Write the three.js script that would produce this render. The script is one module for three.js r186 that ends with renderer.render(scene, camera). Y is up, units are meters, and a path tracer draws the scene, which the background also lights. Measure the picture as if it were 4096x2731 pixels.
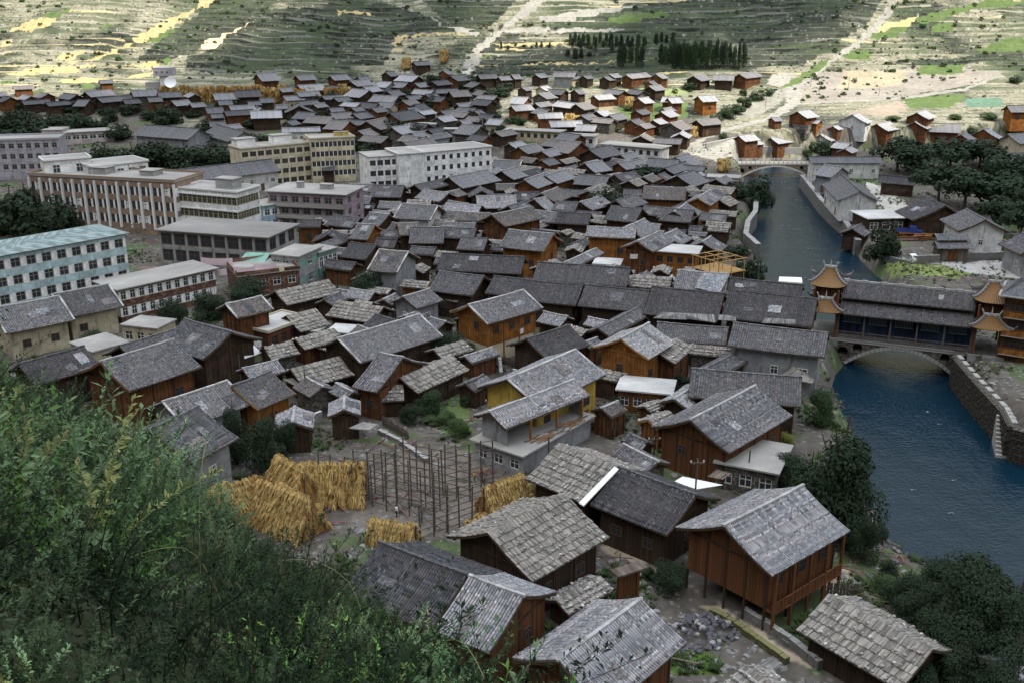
import * as THREE from 'three';
import { mergeGeometries } from 'three/addons/utils/BufferGeometryUtils.js';
import { MarchingCubes } from 'three/addons/objects/MarchingCubes.js';
import { ImprovedNoise } from 'three/addons/math/ImprovedNoise.js';

// ------------------------------------------------------------------ camera, sky, sun, exposure
const scene = new THREE.Scene();
const EYE = 55, PITCH = 19 * Math.PI / 180, F = 3982;        // metres above the town, tilt, focal length in photo pixels
const camera = new THREE.PerspectiveCamera(2 * Math.atan(1365.5 / F) * 180 / Math.PI, 1024 / 682, 0.3, 9000);
camera.position.set(0, EYE, 0);
camera.rotation.set(-PITCH, 0, 0);
const SUN = new THREE.Vector3(0.5, 0.78, 0.3).normalize();
const sun = new THREE.DirectionalLight(new THREE.Color().setRGB(1, 0.93, 0.82), 3.1);
sun.target.position.set(0, 0, -300);
sun.position.copy(SUN).multiplyScalar(3000).add(sun.target.position);
sun.castShadow = true; sun.shadow.mapSize.set(4096, 4096);
Object.assign(sun.shadow.camera, { left: -600, right: 600, top: 600, bottom: -600, near: 10, far: 6000 });
scene.add(sun, sun.target);
const renderer = new THREE.WebGLRenderer({ antialias: true });
renderer.toneMapping = THREE.LinearToneMapping;
renderer.toneMappingExposure = 1.92;
renderer.shadowMap.enabled = true;

const noiseG = new ImprovedNoise();
const N3 = (x, y, z = 0.37) => noiseG.noise(x, y, z);
const fbm = (x, y, o = 4, z = 0.5) => { let a = 0, s = 0.5; for (let i = 0; i < o; i++) { a += s * N3(x, y, z + i * 7.3); x *= 2.03; y *= 2.03; s *= 0.5; } return a; };
const clamp = (x, a = 0, b = 1) => Math.min(b, Math.max(a, x));
const sstep = (a, b, x) => { const t = clamp((x - a) / (b - a)); return t * t * (3 - 2 * t); };
const lerp = (a, b, t) => a + (b - a) * t;
function mulberry(a) { return () => { a |= 0; a = a + 0x6D2B79F5 | 0; let t = Math.imul(a ^ a >>> 15, 1 | a); t = t + Math.imul(t ^ t >>> 7, 61 | t) ^ t; return ((t ^ t >>> 14) >>> 0) / 4294967296; }; }
const rnd = mulberry(20240611);
const rr = (a, b) => a + (b - a) * rnd();

{ // broken-cloud daylight sky, the same all round
  const W = 512, H = 256, d = new Float32Array(W * H * 4);
  for (let j = 0; j < H; j++) for (let i = 0; i < W; i++) {
    const el = (j + 0.5) / H * Math.PI - Math.PI / 2, az = (i + 0.5) / W * Math.PI * 2;   // row 0 is the bottom
    const up = Math.max(0, Math.sin(el)), c = Math.cos(el);
    const px = Math.cos(az) * c, pz = Math.sin(az) * c, k = 1 / (up + 0.22);
    const cl = sstep(-0.12, 0.22, fbm(px * k * 1.3 + 4, pz * k * 1.3 + 9, 5, 2.2)) * 0.85;
    const t = Math.pow(up, 1.25), br = lerp(0.13, 1.5, t), o = (j * W + i) * 4;   // overcast-like: brighter overhead than at the horizon, blue between the clouds
    const sk = [0.6, 0.73, 1.0], cw = [1.0, 1.0, 1.0];
    for (let q = 0; q < 3; q++) d[o + q] = lerp(sk[q], cw[q], 0.3 + 0.7 * cl) * br;
    d[o + 3] = 1;
  }
  const sky = new THREE.DataTexture(d, W, H, THREE.RGBAFormat, THREE.FloatType);
  sky.mapping = THREE.EquirectangularReflectionMapping; sky.colorSpace = THREE.LinearSRGBColorSpace;
  sky.magFilter = sky.minFilter = THREE.LinearFilter; sky.wrapS = THREE.RepeatWrapping; sky.needsUpdate = true;
  scene.background = sky; scene.environment = sky;
}

// ------------------------------------------------------------------ photo pixel -> ray -> point
const CP = Math.cos(PITCH), SP = Math.sin(PITCH);
function ray(u, v) { const a = (u - 2048) / F, b = (1365.5 - v) / F; return new THREE.Vector3(a, b * CP - SP, -(CP + b * SP)); }
function atY(u, v, y) { const d = ray(u, v), t = (y - EYE) / d.y; return new THREE.Vector3(d.x * t, y, d.z * t); }
const TK = 1400 / 2352, TO = { 1: [0, 0], 2: [1350, 0], 3: [2696, 0], 4: [0, 500], 5: [1350, 500], 6: [2696, 500], 7: [0, 1100], 8: [1350, 1100], 9: [2696, 1100], 10: [0, 1800], 11: [1350, 1800], 12: [2696, 1800] };
const S = (t, x, y) => [TO[t][0] + x * TK, TO[t][1] + y * TK];   // crop coordinate -> photo pixel

// ------------------------------------------------------------------ terrain
const WATER = -4.3;
const riverPx = { left: [[6, 420, 300], [6, 470, 360], [6, 480, 470], [6, 550, 560], [6, 540, 690], [6, 490, 760], [6, 475, 850], [6, 560, 930], [6, 610, 1060], [6, 760, 1290], [9, 1160, 600], [9, 1070, 735], [9, 1110, 880], [9, 1190, 1010], [9, 1250, 1150], [12, 1230, 60], [12, 1270, 300], [12, 1400, 560], [12, 1480, 750], [12, 1700, 900], [12, 1990, 1100], [12, 2500, 1500]],
  right: [[6, 930, 300], [6, 890, 370], [6, 855, 415], [6, 920, 500], [6, 985, 590], [6, 1080, 685], [6, 1140, 735], [6, 1230, 880], [6, 1300, 965], [6, 1380, 1040], [6, 1640, 1300], [9, 1900, 690], [9, 1880, 745], [9, 2020, 920], [9, 2200, 1130], [9, 2250, 1235], [9, 2420, 1290], [9, 2800, 1420]] };
const RL = riverPx.left.map(p => atY(...S(...p), WATER)), RR = riverPx.right.map(p => atY(...S(...p), WATER));
{ // the river goes on past the far bridge and out of the frame on the near side
  const a = RL[0], b = RR[0];
  RL.unshift(new THREE.Vector3(a.x + 120, 0, a.z - 34), new THREE.Vector3(a.x + 8, 0, a.z - 20)); RR.unshift(new THREE.Vector3(b.x + 100, 0, b.z - 8));
  const c = RL.at(-1), e = RR.at(-1);
  RL.push(new THREE.Vector3(c.x + 160, 0, c.z + 90)); RR.push(new THREE.Vector3(e.x + 130, 0, e.z + 60));
}
const RPOLY = [...RL, ...[...RR].reverse()].map(p => [p.x, -p.z]);
function inPoly(P, x, y) { let c = false; for (let i = 0, j = P.length - 1; i < P.length; j = i++) { const [xi, yi] = P[i], [xj, yj] = P[j]; if ((yi > y) !== (yj > y) && x < (xj - xi) * (y - yi) / (yj - yi) + xi) c = !c; } return c; }
function distLine(P, x, y, closed = true) { let m = 1e9; for (let i = closed ? 0 : 1, j = closed ? P.length - 1 : 0; i < P.length; j = i++) { const [ax, ay] = P[j], [bx, by] = P[i]; const dx = bx - ax, dy = by - ay; const t = clamp(((x - ax) * dx + (y - ay) * dy) / (dx * dx + dy * dy + 1e-9)); m = Math.min(m, Math.hypot(x - ax - dx * t, y - ay - dy * t)); } return m; }
const RBOX = RPOLY.reduce((b, [x, y]) => [Math.min(b[0], x - 12), Math.max(b[1], x + 12), Math.min(b[2], y - 12), Math.max(b[3], y + 12)], [1e9, -1e9, 1e9, -1e9]);
function riverD(x, D) { if (x < RBOX[0] || x > RBOX[1] || D < RBOX[2] || D > RBOX[3]) return 99; const d = distLine(RPOLY, x, D); return inPoly(RPOLY, x, D) ? -d : d; }
const PROF = [[-4000, 0], [330, 0], [400, 8], [450, 18], [490, 28.5], [520, 40], [560, 57], [700, 120], [1100, 400], [1800, 950], [4000, 1900]];
function prof(D) { for (let i = 1; i < PROF.length; i++) if (D < PROF[i][0]) { const [a, b] = PROF[i - 1], [c, d] = PROF[i]; return b + (d - b) * (D - a) / (c - a); } return 1900; }
const sprof = D => (prof(D - 9) + prof(D) * 2 + prof(D + 9)) / 4;
// hillside the camera stands on: a steep plane that rolls off and falls to the town
const P0 = ray(-150, 1210), P1 = ray(2560, 2820), HN = new THREE.Vector3().crossVectors(P1, P0).normalize(); if (HN.y < 0) HN.negate();
const HP = 1.75, HDOWN = new THREE.Vector3(HN.x, 0, HN.z).normalize();
function slopeY(x, z) { const y = EYE - HP / HN.y - (HN.x * x + HN.z * z) / HN.y; const s = x * HDOWN.x + z * HDOWN.z; const e = Math.max(0, s - 13 + 2.5 * N3(x * 0.09, z * 0.09, 3)); return y - 0.03 * e * e + 0.5 * fbm(x * 0.22, z * 0.22, 3); }
const terrace = (y, x, D) => { const st = 2.3, t = (y + 1.6 * fbm(x * 0.012, D * 0.02, 3)) / st, f = t - Math.floor(t); return { f, k: Math.floor(t), dy: st * (sstep(0.62, 0.98, f) - f) }; };
function groundTown(x, D) { // without the camera's own hill
  const wob = 26 * fbm(x * 0.006 + 3, D * 0.004, 3) * sstep(380, 500, D);
  let y = sprof(D + wob + 0.05 * Math.max(0, -x - 60) - 0.0 * x);
  y += sstep(395, 470, D) * (2.2 * fbm(x * 0.02, D * 0.02, 4));
  const amp = sstep(440, 480, D); if (amp > 0) y += 1.0 * amp * terrace(y, x, D).dy;
  if (D < 440) { const rd = riverD(x, D); if (rd < 9) y = lerp(-6.2, y, sstep(-1.2, 3.2 + 1.5 * N3(x * 0.2, D * 0.2), rd)); }
  return y + 0.18 * fbm(x * 0.08, D * 0.08, 3);
}
const ground = (x, z) => Math.max(groundTown(x, -z), slopeY(x, z));
function onGround(u, v, h = 0) { // first meeting of the ray with the town's terrain raised by h
  const d = ray(u, v); let t0 = 30, t1 = 30;
  for (let t = 40; t < 1400; t *= 1.012) { const x = d.x * t, z = d.z * t, y = EYE + d.y * t; if (y < groundTown(x, -z) + h) { t1 = t; break; } t0 = t; t1 = t; }
  for (let i = 0; i < 12; i++) { const m = (t0 + t1) / 2; if (EYE + d.y * m < groundTown(d.x * m, -d.z * m) + h) t1 = m; else t0 = m; }
  return new THREE.Vector3(d.x * t1, EYE + d.y * t1, d.z * t1);
}

// ------------------------------------------------------------------ naming helpers
const taken = {};
function numbered(n) { const k = taken[n] = (taken[n] ?? -1) + 1; return k ? n + '_' + String(k).padStart(3, '0') : n; }
function tag(o, label, category, group) { o.userData.label = label; o.userData.category = category; if (group) o.userData.group = group; return o; }
function thing(name, label, category, pos, turn = 0, group) { const o = new THREE.Group(); o.name = numbered(name); o.position.copy(pos); o.rotation.y = turn; scene.add(o); return tag(o, label, category, group); }
function part(name, geo, mat, parent) { const m = new THREE.Mesh(geo, mat); m.name = name; m.castShadow = m.receiveShadow = true; if (parent) parent.add(m); return m; }
function struct(name, geo, mat) { const m = part(numbered(name), geo, mat, scene); m.userData.kind = 'structure'; m.userData.label = name.replace(/_/g, ' '); return m; }

// geometry collector: flat faces, uv in metres
class B {
  constructor() { this.p = []; this.t = []; }
  tri(a, b, c, ua, ub, uc) { this.p.push(...a, ...b, ...c); this.t.push(...ua, ...ub, ...uc); return this; }
  quad(a, b, c, d, o = [0, 0]) {
    const L = (p, q) => Math.hypot(p[0] - q[0], p[1] - q[1], p[2] - q[2]); const w = L(a, b), h = L(a, d);
    return this.tri(a, b, c, o, [o[0] + w, o[1]], [o[0] + w, o[1] + h]).tri(a, c, d, o, [o[0] + w, o[1] + h], [o[0], o[1] + h]);
  }
  box(x0, x1, y0, y1, z0, z1) {
    const o = [rr(0, 9), rr(0, 9)];
    this.quad([x0, y0, z1], [x1, y0, z1], [x1, y1, z1], [x0, y1, z1], o); this.quad([x1, y0, z0], [x0, y0, z0], [x0, y1, z0], [x1, y1, z0], o);
    this.quad([x1, y0, z1], [x1, y0, z0], [x1, y1, z0], [x1, y1, z1], o); this.quad([x0, y0, z0], [x0, y0, z1], [x0, y1, z1], [x0, y1, z0], o);
    this.quad([x0, y1, z1], [x1, y1, z1], [x1, y1, z0], [x0, y1, z0], o); this.quad([x0, y0, z0], [x1, y0, z0], [x1, y0, z1], [x0, y0, z1], o);
    return this;
  }
  bar(a, b, w, h = w) { // square beam between two points
    const A = new THREE.Vector3(...a), Z = new THREE.Vector3(...b), d = Z.clone().sub(A).normalize(); const s = new THREE.Vector3().crossVectors(d, Math.abs(d.y) > 0.95 ? new THREE.Vector3(1, 0, 0) : new THREE.Vector3(0, 1, 0)).normalize().multiplyScalar(w / 2), u = new THREE.Vector3().crossVectors(s, d).normalize().multiplyScalar(h / 2);
    const q = (P, i, j) => P.clone().addScaledVector(s, i).addScaledVector(u, j).toArray();
    const c = [[-1, -1], [1, -1], [1, 1], [-1, 1]];
    for (let k = 0; k < 4; k++) { const [i, j] = c[k], [m, n] = c[(k + 1) % 4]; this.quad(q(A, i, j), q(A, m, n), q(Z, m, n), q(Z, i, j)); }
    this.quad(q(A, -1, 1), q(A, 1, 1), q(A, 1, -1), q(A, -1, -1)); this.quad(q(Z, -1, -1), q(Z, 1, -1), q(Z, 1, 1), q(Z, -1, 1)); return this;
  }
  geo() { const g = new THREE.BufferGeometry(); g.setAttribute('position', new THREE.Float32BufferAttribute(this.p, 3)); g.setAttribute('uv', new THREE.Float32BufferAttribute(this.t, 2)); g.computeVertexNormals(); return g; }
}
const UB = new B().box(-0.5, 0.5, 0, 1, -0.5, 0.5).geo();   // unit box on its base
// ------------------------------------------------------------------ procedural materials
function tex(n, m, fn, rx, ry, srgb = true) { // rx, ry: metres per repeat
  const d = new Uint8Array(n * m * 4);
  for (let j = 0; j < m; j++) for (let i = 0; i < n; i++) { const c = fn(i / n, j / m, i, j), o = (j * n + i) * 4; for (let q = 0; q < 3; q++) d[o + q] = clamp(typeof c === 'number' ? c : c[q]) * 255; d[o + 3] = 255; }
  const t = new THREE.DataTexture(d, n, m); t.wrapS = t.wrapT = THREE.RepeatWrapping; t.magFilter = THREE.LinearFilter; t.minFilter = THREE.LinearMipmapLinearFilter; t.generateMipmaps = true;
  t.repeat.set(1 / rx, 1 / ry); if (srgb) t.colorSpace = THREE.SRGBColorSpace; t.needsUpdate = true; return t;
}
const hash = (i, j) => { let h = Math.imul(i, 374761393) + Math.imul(j, 668265263) | 0; h = Math.imul(h ^ h >>> 13, 1274126177); return ((h ^ h >>> 16) >>> 0) / 4294967296; };
// periodic value noise
function pn(x, y, p, seed = 0) { const i = Math.floor(x), j = Math.floor(y), f = x - i, g = y - j, a = f * f * (3 - 2 * f), b = g * g * (3 - 2 * g); const h = (m, n) => hash(((m % p) + p) % p + seed * 131, ((n % p) + p) % p + seed * 57); return lerp(lerp(h(i, j), h(i + 1, j), a), lerp(h(i, j + 1), h(i + 1, j + 1), a), b); }
// roof tiles: each tile its own tone, lichen flecks, larger patches of weathering. u along the ridge, v down the slope
const tileTex = tex(1024, 1024, (x, y) => {
  const c = Math.floor(x * 60), r = Math.floor(y * 64 + hash(c, 7) * 2); const t = hash(c, r), l = hash(c + 400, r + 90);
  const pat = pn(x * 9, y * 9, 9, 3) * 0.6 + pn(x * 24, y * 24, 24, 4) * 0.4, gr = pn(x * 300, y * 300, 300, 5);
  let v = 0.66 + 0.22 * (t - 0.5) + 0.1 * (pat - 0.5) + 0.1 * (gr - 0.5); if (l > 0.95) v += 0.16; if (l < 0.06) v -= 0.16;
  const w = (pat - 0.5) * 0.07; return [v + w, v, v - w * 0.6 + 0.012];
}, 15, 12.8);
const shingleTex = tex(512, 512, (x, y) => {
  const c = Math.floor(x * 40); const t = hash(c, 3) - 0.5, gr = pn(x * 160, y * 14, 160, 2), p = pn(x * 7, y * 7, 7, 8), sp = pn(x * 120, y * 120, 120, 6);
  const v = 0.66 + 0.24 * t + 0.16 * (gr - 0.5) + 0.2 * (p - 0.5) + 0.14 * (sp - 0.5); return [v * 1.02, v, v * 0.965];
}, 6, 6);
const woodTex = tex(512, 512, (x, y) => {   // upright boards
  const c = Math.floor(x * 20), e = Math.abs(x * 20 - c - 0.5) > 0.46 ? -0.2 : 0; const t = hash(c, 11) - 0.5, g = pn(x * 150, y * 9 + hash(c, 5) * 9, 150, 1), p = pn(x * 6, y * 6, 6, 2);
  const v = 0.74 + 0.26 * t + 0.3 * (g - 0.5) + 0.25 * (p - 0.5) + e; return [v, v * (0.985 + 0.03 * t), v * 0.97];
}, 5, 5);
const plasterTex = tex(512, 512, (x, y) => {
  const p = pn(x * 5, y * 5, 5, 1) * 0.5 + pn(x * 16, y * 16, 16, 2) * 0.3 + pn(x * 60, y * 60, 60, 3) * 0.2, st = pn(x * 40, y * 4, 40, 7); const g = pn(x * 250, y * 250, 250, 4);
  const v = 0.86 + 0.36 * (p - 0.5) + 0.05 * (g - 0.5) - (st > 0.72 ? (st - 0.72) * 0.8 : 0); return [v, v * 0.995, v * 0.98];
}, 8, 8);
const stoneTex = tex(512, 512, (x, y) => {
  const r = Math.floor(y * 22), o = hash(r, 1), c = Math.floor(x * 14 + o), fy = y * 22 - r, fx = x * 14 + o - c; const m = Math.min(fx, 1 - fx, fy * 0.8, (1 - fy) * 0.8) < 0.08 ? -0.22 : 0; const t = hash(c, r) - 0.5, g = pn(x * 130, y * 130, 130, 1);
  const v = 0.64 + 0.34 * t + 0.24 * (g - 0.5) + m; return [v, v * 0.98, v * (0.94 + 0.05 * t)];
}, 6, 6);
const grainBump = tex(256, 256, (x, y) => pn(x * 60, y * 60, 60, 1) * 0.5 + pn(x * 128, y * 128, 128, 2) * 0.5, 2, 2, false);
const lin = (r, g, b) => new THREE.Color().setRGB(r, g, b);
function mat(r, g, b, o = {}) { return new THREE.MeshPhysicalMaterial({ color: lin(r, g, b), roughness: 0.92, metalness: 0, specularIntensity: (o.roughness ?? 1) < 0.6 ? 1 : 0.3, ...o }); }
const tileM = [[.21, .205, .205], [.31, .305, .3], [.45, .44, .43], [.7, .69, .68], [.4, .365, .33]].map(c => mat(...c, { map: tileTex, roughness: 0.85, bumpMap: grainBump, bumpScale: 0.01 }));
const tileVar = tileM.map((m, i) => [0.9, 0.97, 1.03, 1.1].map(k => { const q = m.clone(); q.color.multiplyScalar(k); return q; }));
const paleRoof = mat(.78, .77, .74, { map: tileTex });
const shingM = [.86, .96, 1.06, 1.14].map(k => mat(.5 * k, .485 * k, .46 * k, { map: shingleTex }));
const M = {
  k: mat(.1, .068, .048, { map: woodTex }), r: mat(.24, .105, .048, { map: woodTex }), o: mat(.46, .19, .05, { map: woodTex }), b: mat(.27, .115, .05, { map: woodTex }),
  w: mat(.78, .78, .77, { map: plasterTex }), g: mat(.36, .37, .39, { map: plasterTex }), s: mat(.34, .33, .31, { map: stoneTex, bumpMap: stoneTex, bumpScale: 0.03 }), y: mat(.62, .43, .1, { map: plasterTex }), c: mat(.62, .55, .4, { map: plasterTex }),
  beam: mat(.11, .07, .045, { map: woodTex }), beamO: mat(.5, .25, .09, { map: woodTex }), old: mat(.24, .2, .17, { map: woodTex }), under: mat(.24, .2, .165, { map: woodTex }), ridge: mat(.5, .5, .5, { map: plasterTex }), ridgeW: mat(.58, .58, .57, { map: plasterTex }),
  glass: mat(.03, .04, .05, { roughness: 0.15 }), frame: mat(.3, .26, .2), frameW: mat(.7, .68, .62), frameD: mat(.12, .07, .045),
  conc: mat(.4, .39, .37, { map: plasterTex }), concD: mat(.3, .29, .28, { map: plasterTex }), brick: mat(.45, .27, .21, { map: stoneTex }), stone: mat(.33, .32, .3, { bumpMap: grainBump, bumpScale: 0.02 }), stoneL: mat(.55, .54, .5), metal: mat(.55, .58, .6, { roughness: 0.5, metalness: 0.3, map: plasterTex }), cloth: mat(.85, .78, .78, { side: THREE.DoubleSide }), clothW: mat(.8, .8, .78, { side: THREE.DoubleSide }),
  pole: mat(.2, .17, .15, { map: woodTex }), straw: [.8, .9, 1].map(k => mat(1 * k, .72 * k, .29 * k, { map: shingleTex })), strawD: mat(.6, .36, .13, { map: shingleTex })
};
// ------------------------------------------------------------------ the land: one sheet, colours of fields, scrub, rock, roads
const px = (...a) => { const o = []; for (let i = 0; i < a.length; i += 2) { const p = onGround(a[i], a[i + 1]); o.push([p.x, -p.z]); } return o; };   // photo pixels (u, v pairs) -> plan outline
const tpx = (t, ...a) => { const o = []; for (let i = 0; i < a.length; i += 2) o.push(...S(t, a[i], a[i + 1])); return px(...o); };
const STRAW = [.47, .37, .18], GREEN = [.105, .15, .05], TAN = [.3, .25, .19], PALE = [.31, .295, .25], SOIL = [.3, .25, .2], GREY = [.33, .32, .29], DGR = [.07, .11, .045];
const SCRUB = [.1, .11, .07];
const patches = [
  [SCRUB, tpx(1, 930, 390, 1100, 250, 1330, 90, 1440, 0, 1800, 60, 2352, 80, 2352, 460, 1700, 490, 1240, 470, 1250, 400, 1500, 300, 1330, 350, 1150, 400, 1000, 420), 1], [SCRUB, tpx(2, 0, 90, 300, 20, 700, 140, 800, 220, 500, 235, 380, 300, 300, 440, 0, 460), 1], [SCRUB, tpx(2, 560, 0, 1200, 0, 1000, 200, 700, 130), 1],
  [SCRUB, tpx(3, -300, 20, 600, 0, 1400, 0, 1290, 180, 1080, 300, 880, 430, 500, 480, -500, 490, -700, 240), 1], [SCRUB, tpx(2, 950, 400, 1400, 310, 1800, 330, 2352, 300, 2352, 500, 900, 500), 1], [SCRUB, tpx(3, 1450, 420, 2000, 380, 2352, 360, 2352, 420, 2000, 430, 1700, 440), 1],
  // left hill: stubble and green fields
  [STRAW, tpx(1, 60, 215, 200, 135, 375, 125, 330, 165, 210, 218)], [GREEN, tpx(1, 290, 115, 440, 60, 520, 30, 420, 100, 330, 130)],
  [STRAW, tpx(1, 870, 275, 1100, 150, 1290, 60, 1310, 75, 1180, 160, 1000, 270, 940, 290)], [STRAW, tpx(1, 430, 435, 640, 370, 860, 290, 900, 290, 700, 370, 480, 440)], [GREEN, tpx(1, 960, 290, 1120, 200, 1180, 190, 1080, 260)], [STRAW, tpx(1, 1310, 60, 1340, 0, 1440, 0, 1400, 40)],
  [[.6, .46, .3], tpx(1, 1330, 345, 1380, 280, 1590, 190, 1710, 140, 1660, 180, 1520, 250, 1470, 310)], [STRAW, tpx(1, 0, 500, 180, 470, 520, 440, 640, 440, 480, 490, 200, 510)], [STRAW, tpx(1, 380, 400, 420, 360, 560, 340, 440, 410)], [STRAW, tpx(1, 0, 355, 60, 345, 70, 370, 0, 375)], [STRAW, tpx(1, 0, 285, 70, 275, 80, 300, 0, 305)],
  [STRAW, tpx(1, 930, 445, 1060, 410, 1070, 440, 980, 460)], [STRAW, tpx(1, 700, 440, 900, 435, 960, 420, 930, 450)], [STRAW, tpx(1, 380, 540, 560, 520, 800, 540, 640, 560, 420, 560)], [STRAW, tpx(1, 840, 530, 1000, 490, 1060, 470, 1000, 520)], [GREEN, tpx(1, 640, 205, 720, 160, 760, 170, 690, 205)], [GREEN, tpx(1, 1080, 400, 1140, 395, 1130, 440, 1090, 435)], [GREEN, tpx(1, 0, 545, 60, 540, 100, 560, 0, 570)], [GREEN, tpx(1, 130, 640, 260, 600, 300, 610, 200, 650)], [GREEN, tpx(1, 520, 580, 600, 560, 640, 590, 560, 600)],
  // middle hill: paths along the terraces, gully, green field
  [STRAW, tpx(2, 350, 290, 400, 245, 560, 228, 870, 222, 860, 234, 560, 240, 440, 252, 400, 290)], [STRAW, tpx(2, 0, 78, 150, 80, 230, 98, 140, 100, 0, 92)], [STRAW, tpx(2, 1030, 295, 1560, 280, 1570, 290, 1040, 308)], [STRAW, tpx(2, 910, 440, 1300, 428, 2080, 405, 2090, 414, 1320, 438, 920, 450)], [STRAW, tpx(2, 2140, 490, 2352, 478, 2352, 492, 2200, 498)], [STRAW, tpx(2, 2160, 10, 2352, 0, 2352, 14)], [GREEN, tpx(2, 1800, 140, 1900, 110, 2180, 80, 2230, 95, 2050, 130, 1880, 160)],
  [PALE, tpx(2, 840, 460, 860, 360, 1010, 250, 1230, 60, 1300, 0, 1400, 0, 1300, 80, 1120, 210, 1060, 270, 970, 350, 930, 440, 880, 470)], [[.42, .4, .36], tpx(2, 780, 620, 830, 480, 870, 450, 900, 470, 860, 560, 850, 640)], [PALE, tpx(2, 400, 45, 440, 45, 700, 150, 690, 175, 900, 210, 960, 240, 880, 240, 680, 180, 670, 145)], [PALE, tpx(2, 1100, 205, 1500, 190, 1930, 195, 1920, 208, 1500, 215, 1120, 230)], [PALE, tpx(2, 1340, 110, 1700, 60, 2000, 30, 1900, 80, 1600, 130, 1400, 160)], [GREEN, tpx(2, 970, 375, 1030, 365, 1040, 385, 960, 395)],
  // right hill: big fields, road, green plots
  [[.29, .26, .215], tpx(3, 870, 690, 850, 590, 940, 520, 1130, 475, 1600, 465, 2000, 465, 2220, 485, 1980, 575, 1500, 650, 1100, 690)], [[.36, .31, .21], tpx(3, 1090, 595, 1160, 480, 1560, 475, 1560, 560, 1400, 590)], [GREEN, tpx(3, 1625, 495, 1660, 440, 1960, 435, 1950, 490, 1850, 505)], [[.27, .26, .21], tpx(3, 350, 805, 600, 640, 740, 590, 770, 600, 720, 690, 560, 780)],
  [GREEN, tpx(3, 1140, 400, 1160, 340, 1320, 345, 1320, 400)], [GREEN, tpx(3, 1270, 255, 1450, 190, 1600, 175, 1520, 230, 1380, 262)], [STRAW, tpx(3, 1300, 225, 1420, 160, 1650, 110, 1600, 175, 1420, 215)], [GREEN, tpx(3, 1600, 160, 1680, 105, 1900, 50, 2100, 0, 2352, 0, 2352, 25, 2000, 70, 1740, 150)], [GREEN, tpx(3, 1700, 220, 1760, 155, 1890, 150, 1890, 200)], [GREEN, tpx(3, 2020, 345, 2200, 280, 2352, 255, 2352, 350, 2150, 360)], [GREEN, tpx(3, 1530, 665, 1960, 630, 1960, 665, 1840, 725, 1580, 730)], [TAN, tpx(3, 1180, 760, 1320, 720, 1540, 680, 1560, 740, 1440, 790)], [[.12, .2, .14], tpx(3, 1950, 660, 2200, 660, 2220, 720, 1980, 720)],
  [GREEN, tpx(3, 700, 590, 900, 480, 1040, 400, 1060, 410, 940, 490, 760, 590)], [PALE, tpx(3, 620, 570, 650, 500, 800, 490, 830, 520, 720, 590)], [GREEN, tpx(2, 1880, 720, 2000, 700, 2352, 690, 2352, 790, 2100, 830, 1900, 800)], [[.26, .3, .13], tpx(2, 1800, 620, 2100, 590, 2352, 600, 2352, 640, 1900, 660)], [GREEN, tpx(2, 1000, 930, 1300, 930, 1350, 970, 1200, 985, 1010, 960)],
  [PALE, tpx(3, 60, 985, 300, 870, 620, 790, 760, 690, 740, 640, 760, 590, 850, 560, 1000, 450, 1060, 390, 1230, 270, 1380, 130, 1450, 20, 1470, 0, 1490, 0, 1460, 110, 1260, 290, 1060, 430, 920, 530, 860, 600, 850, 700, 700, 790, 330, 890, 120, 985)],
  [PALE, tpx(3, 0, 960, 100, 975, 860, 1040, 870, 1095, 300, 1090, 0, 1010)], [PALE, tpx(3, 850, 695, 1500, 655, 1960, 590, 2200, 500, 2220, 510, 1980, 605, 1520, 672, 850, 705)],
  // valley floor
  [[.2, .24, .08], tpx(6, 1400, 940, 1560, 930, 1800, 950, 2010, 1000, 1900, 1040, 1560, 1030, 1440, 1030)], [[.4, .385, .36], tpx(6, 1400, 920, 1900, 930, 2352, 900, 2352, 1040, 2010, 1000, 1800, 945)], [[.42, .4, .36], tpx(6, 1280, 380, 1400, 420, 1600, 560, 1500, 600, 1380, 560)],
  [[.11, .16, .05], tpx(8, 560, 930, 780, 850, 900, 960, 900, 1100, 700, 1080, 580, 1000)], [[.17, .145, .12], tpx(11, 0, 330, 500, 0, 1240, 0, 1240, 200, 900, 480, 560, 620, 100, 520)], [[.42, .35, .26], tpx(12, 190, 1040, 260, 1030, 560, 1200, 900, 1480, 860, 1500, 520, 1290)], [[.42, .35, .26], tpx(12, 930, 830, 1240, 800, 1270, 950, 1000, 970)], [[.40, .34, .26], tpx(11, 1760, 640, 1900, 620, 2150, 830, 2080, 900, 1900, 760)], [[.1, .17, .03], tpx(12, -40, 1380, 160, 1350, 340, 1440, 280, 1520, 0, 1520)]
];
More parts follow.
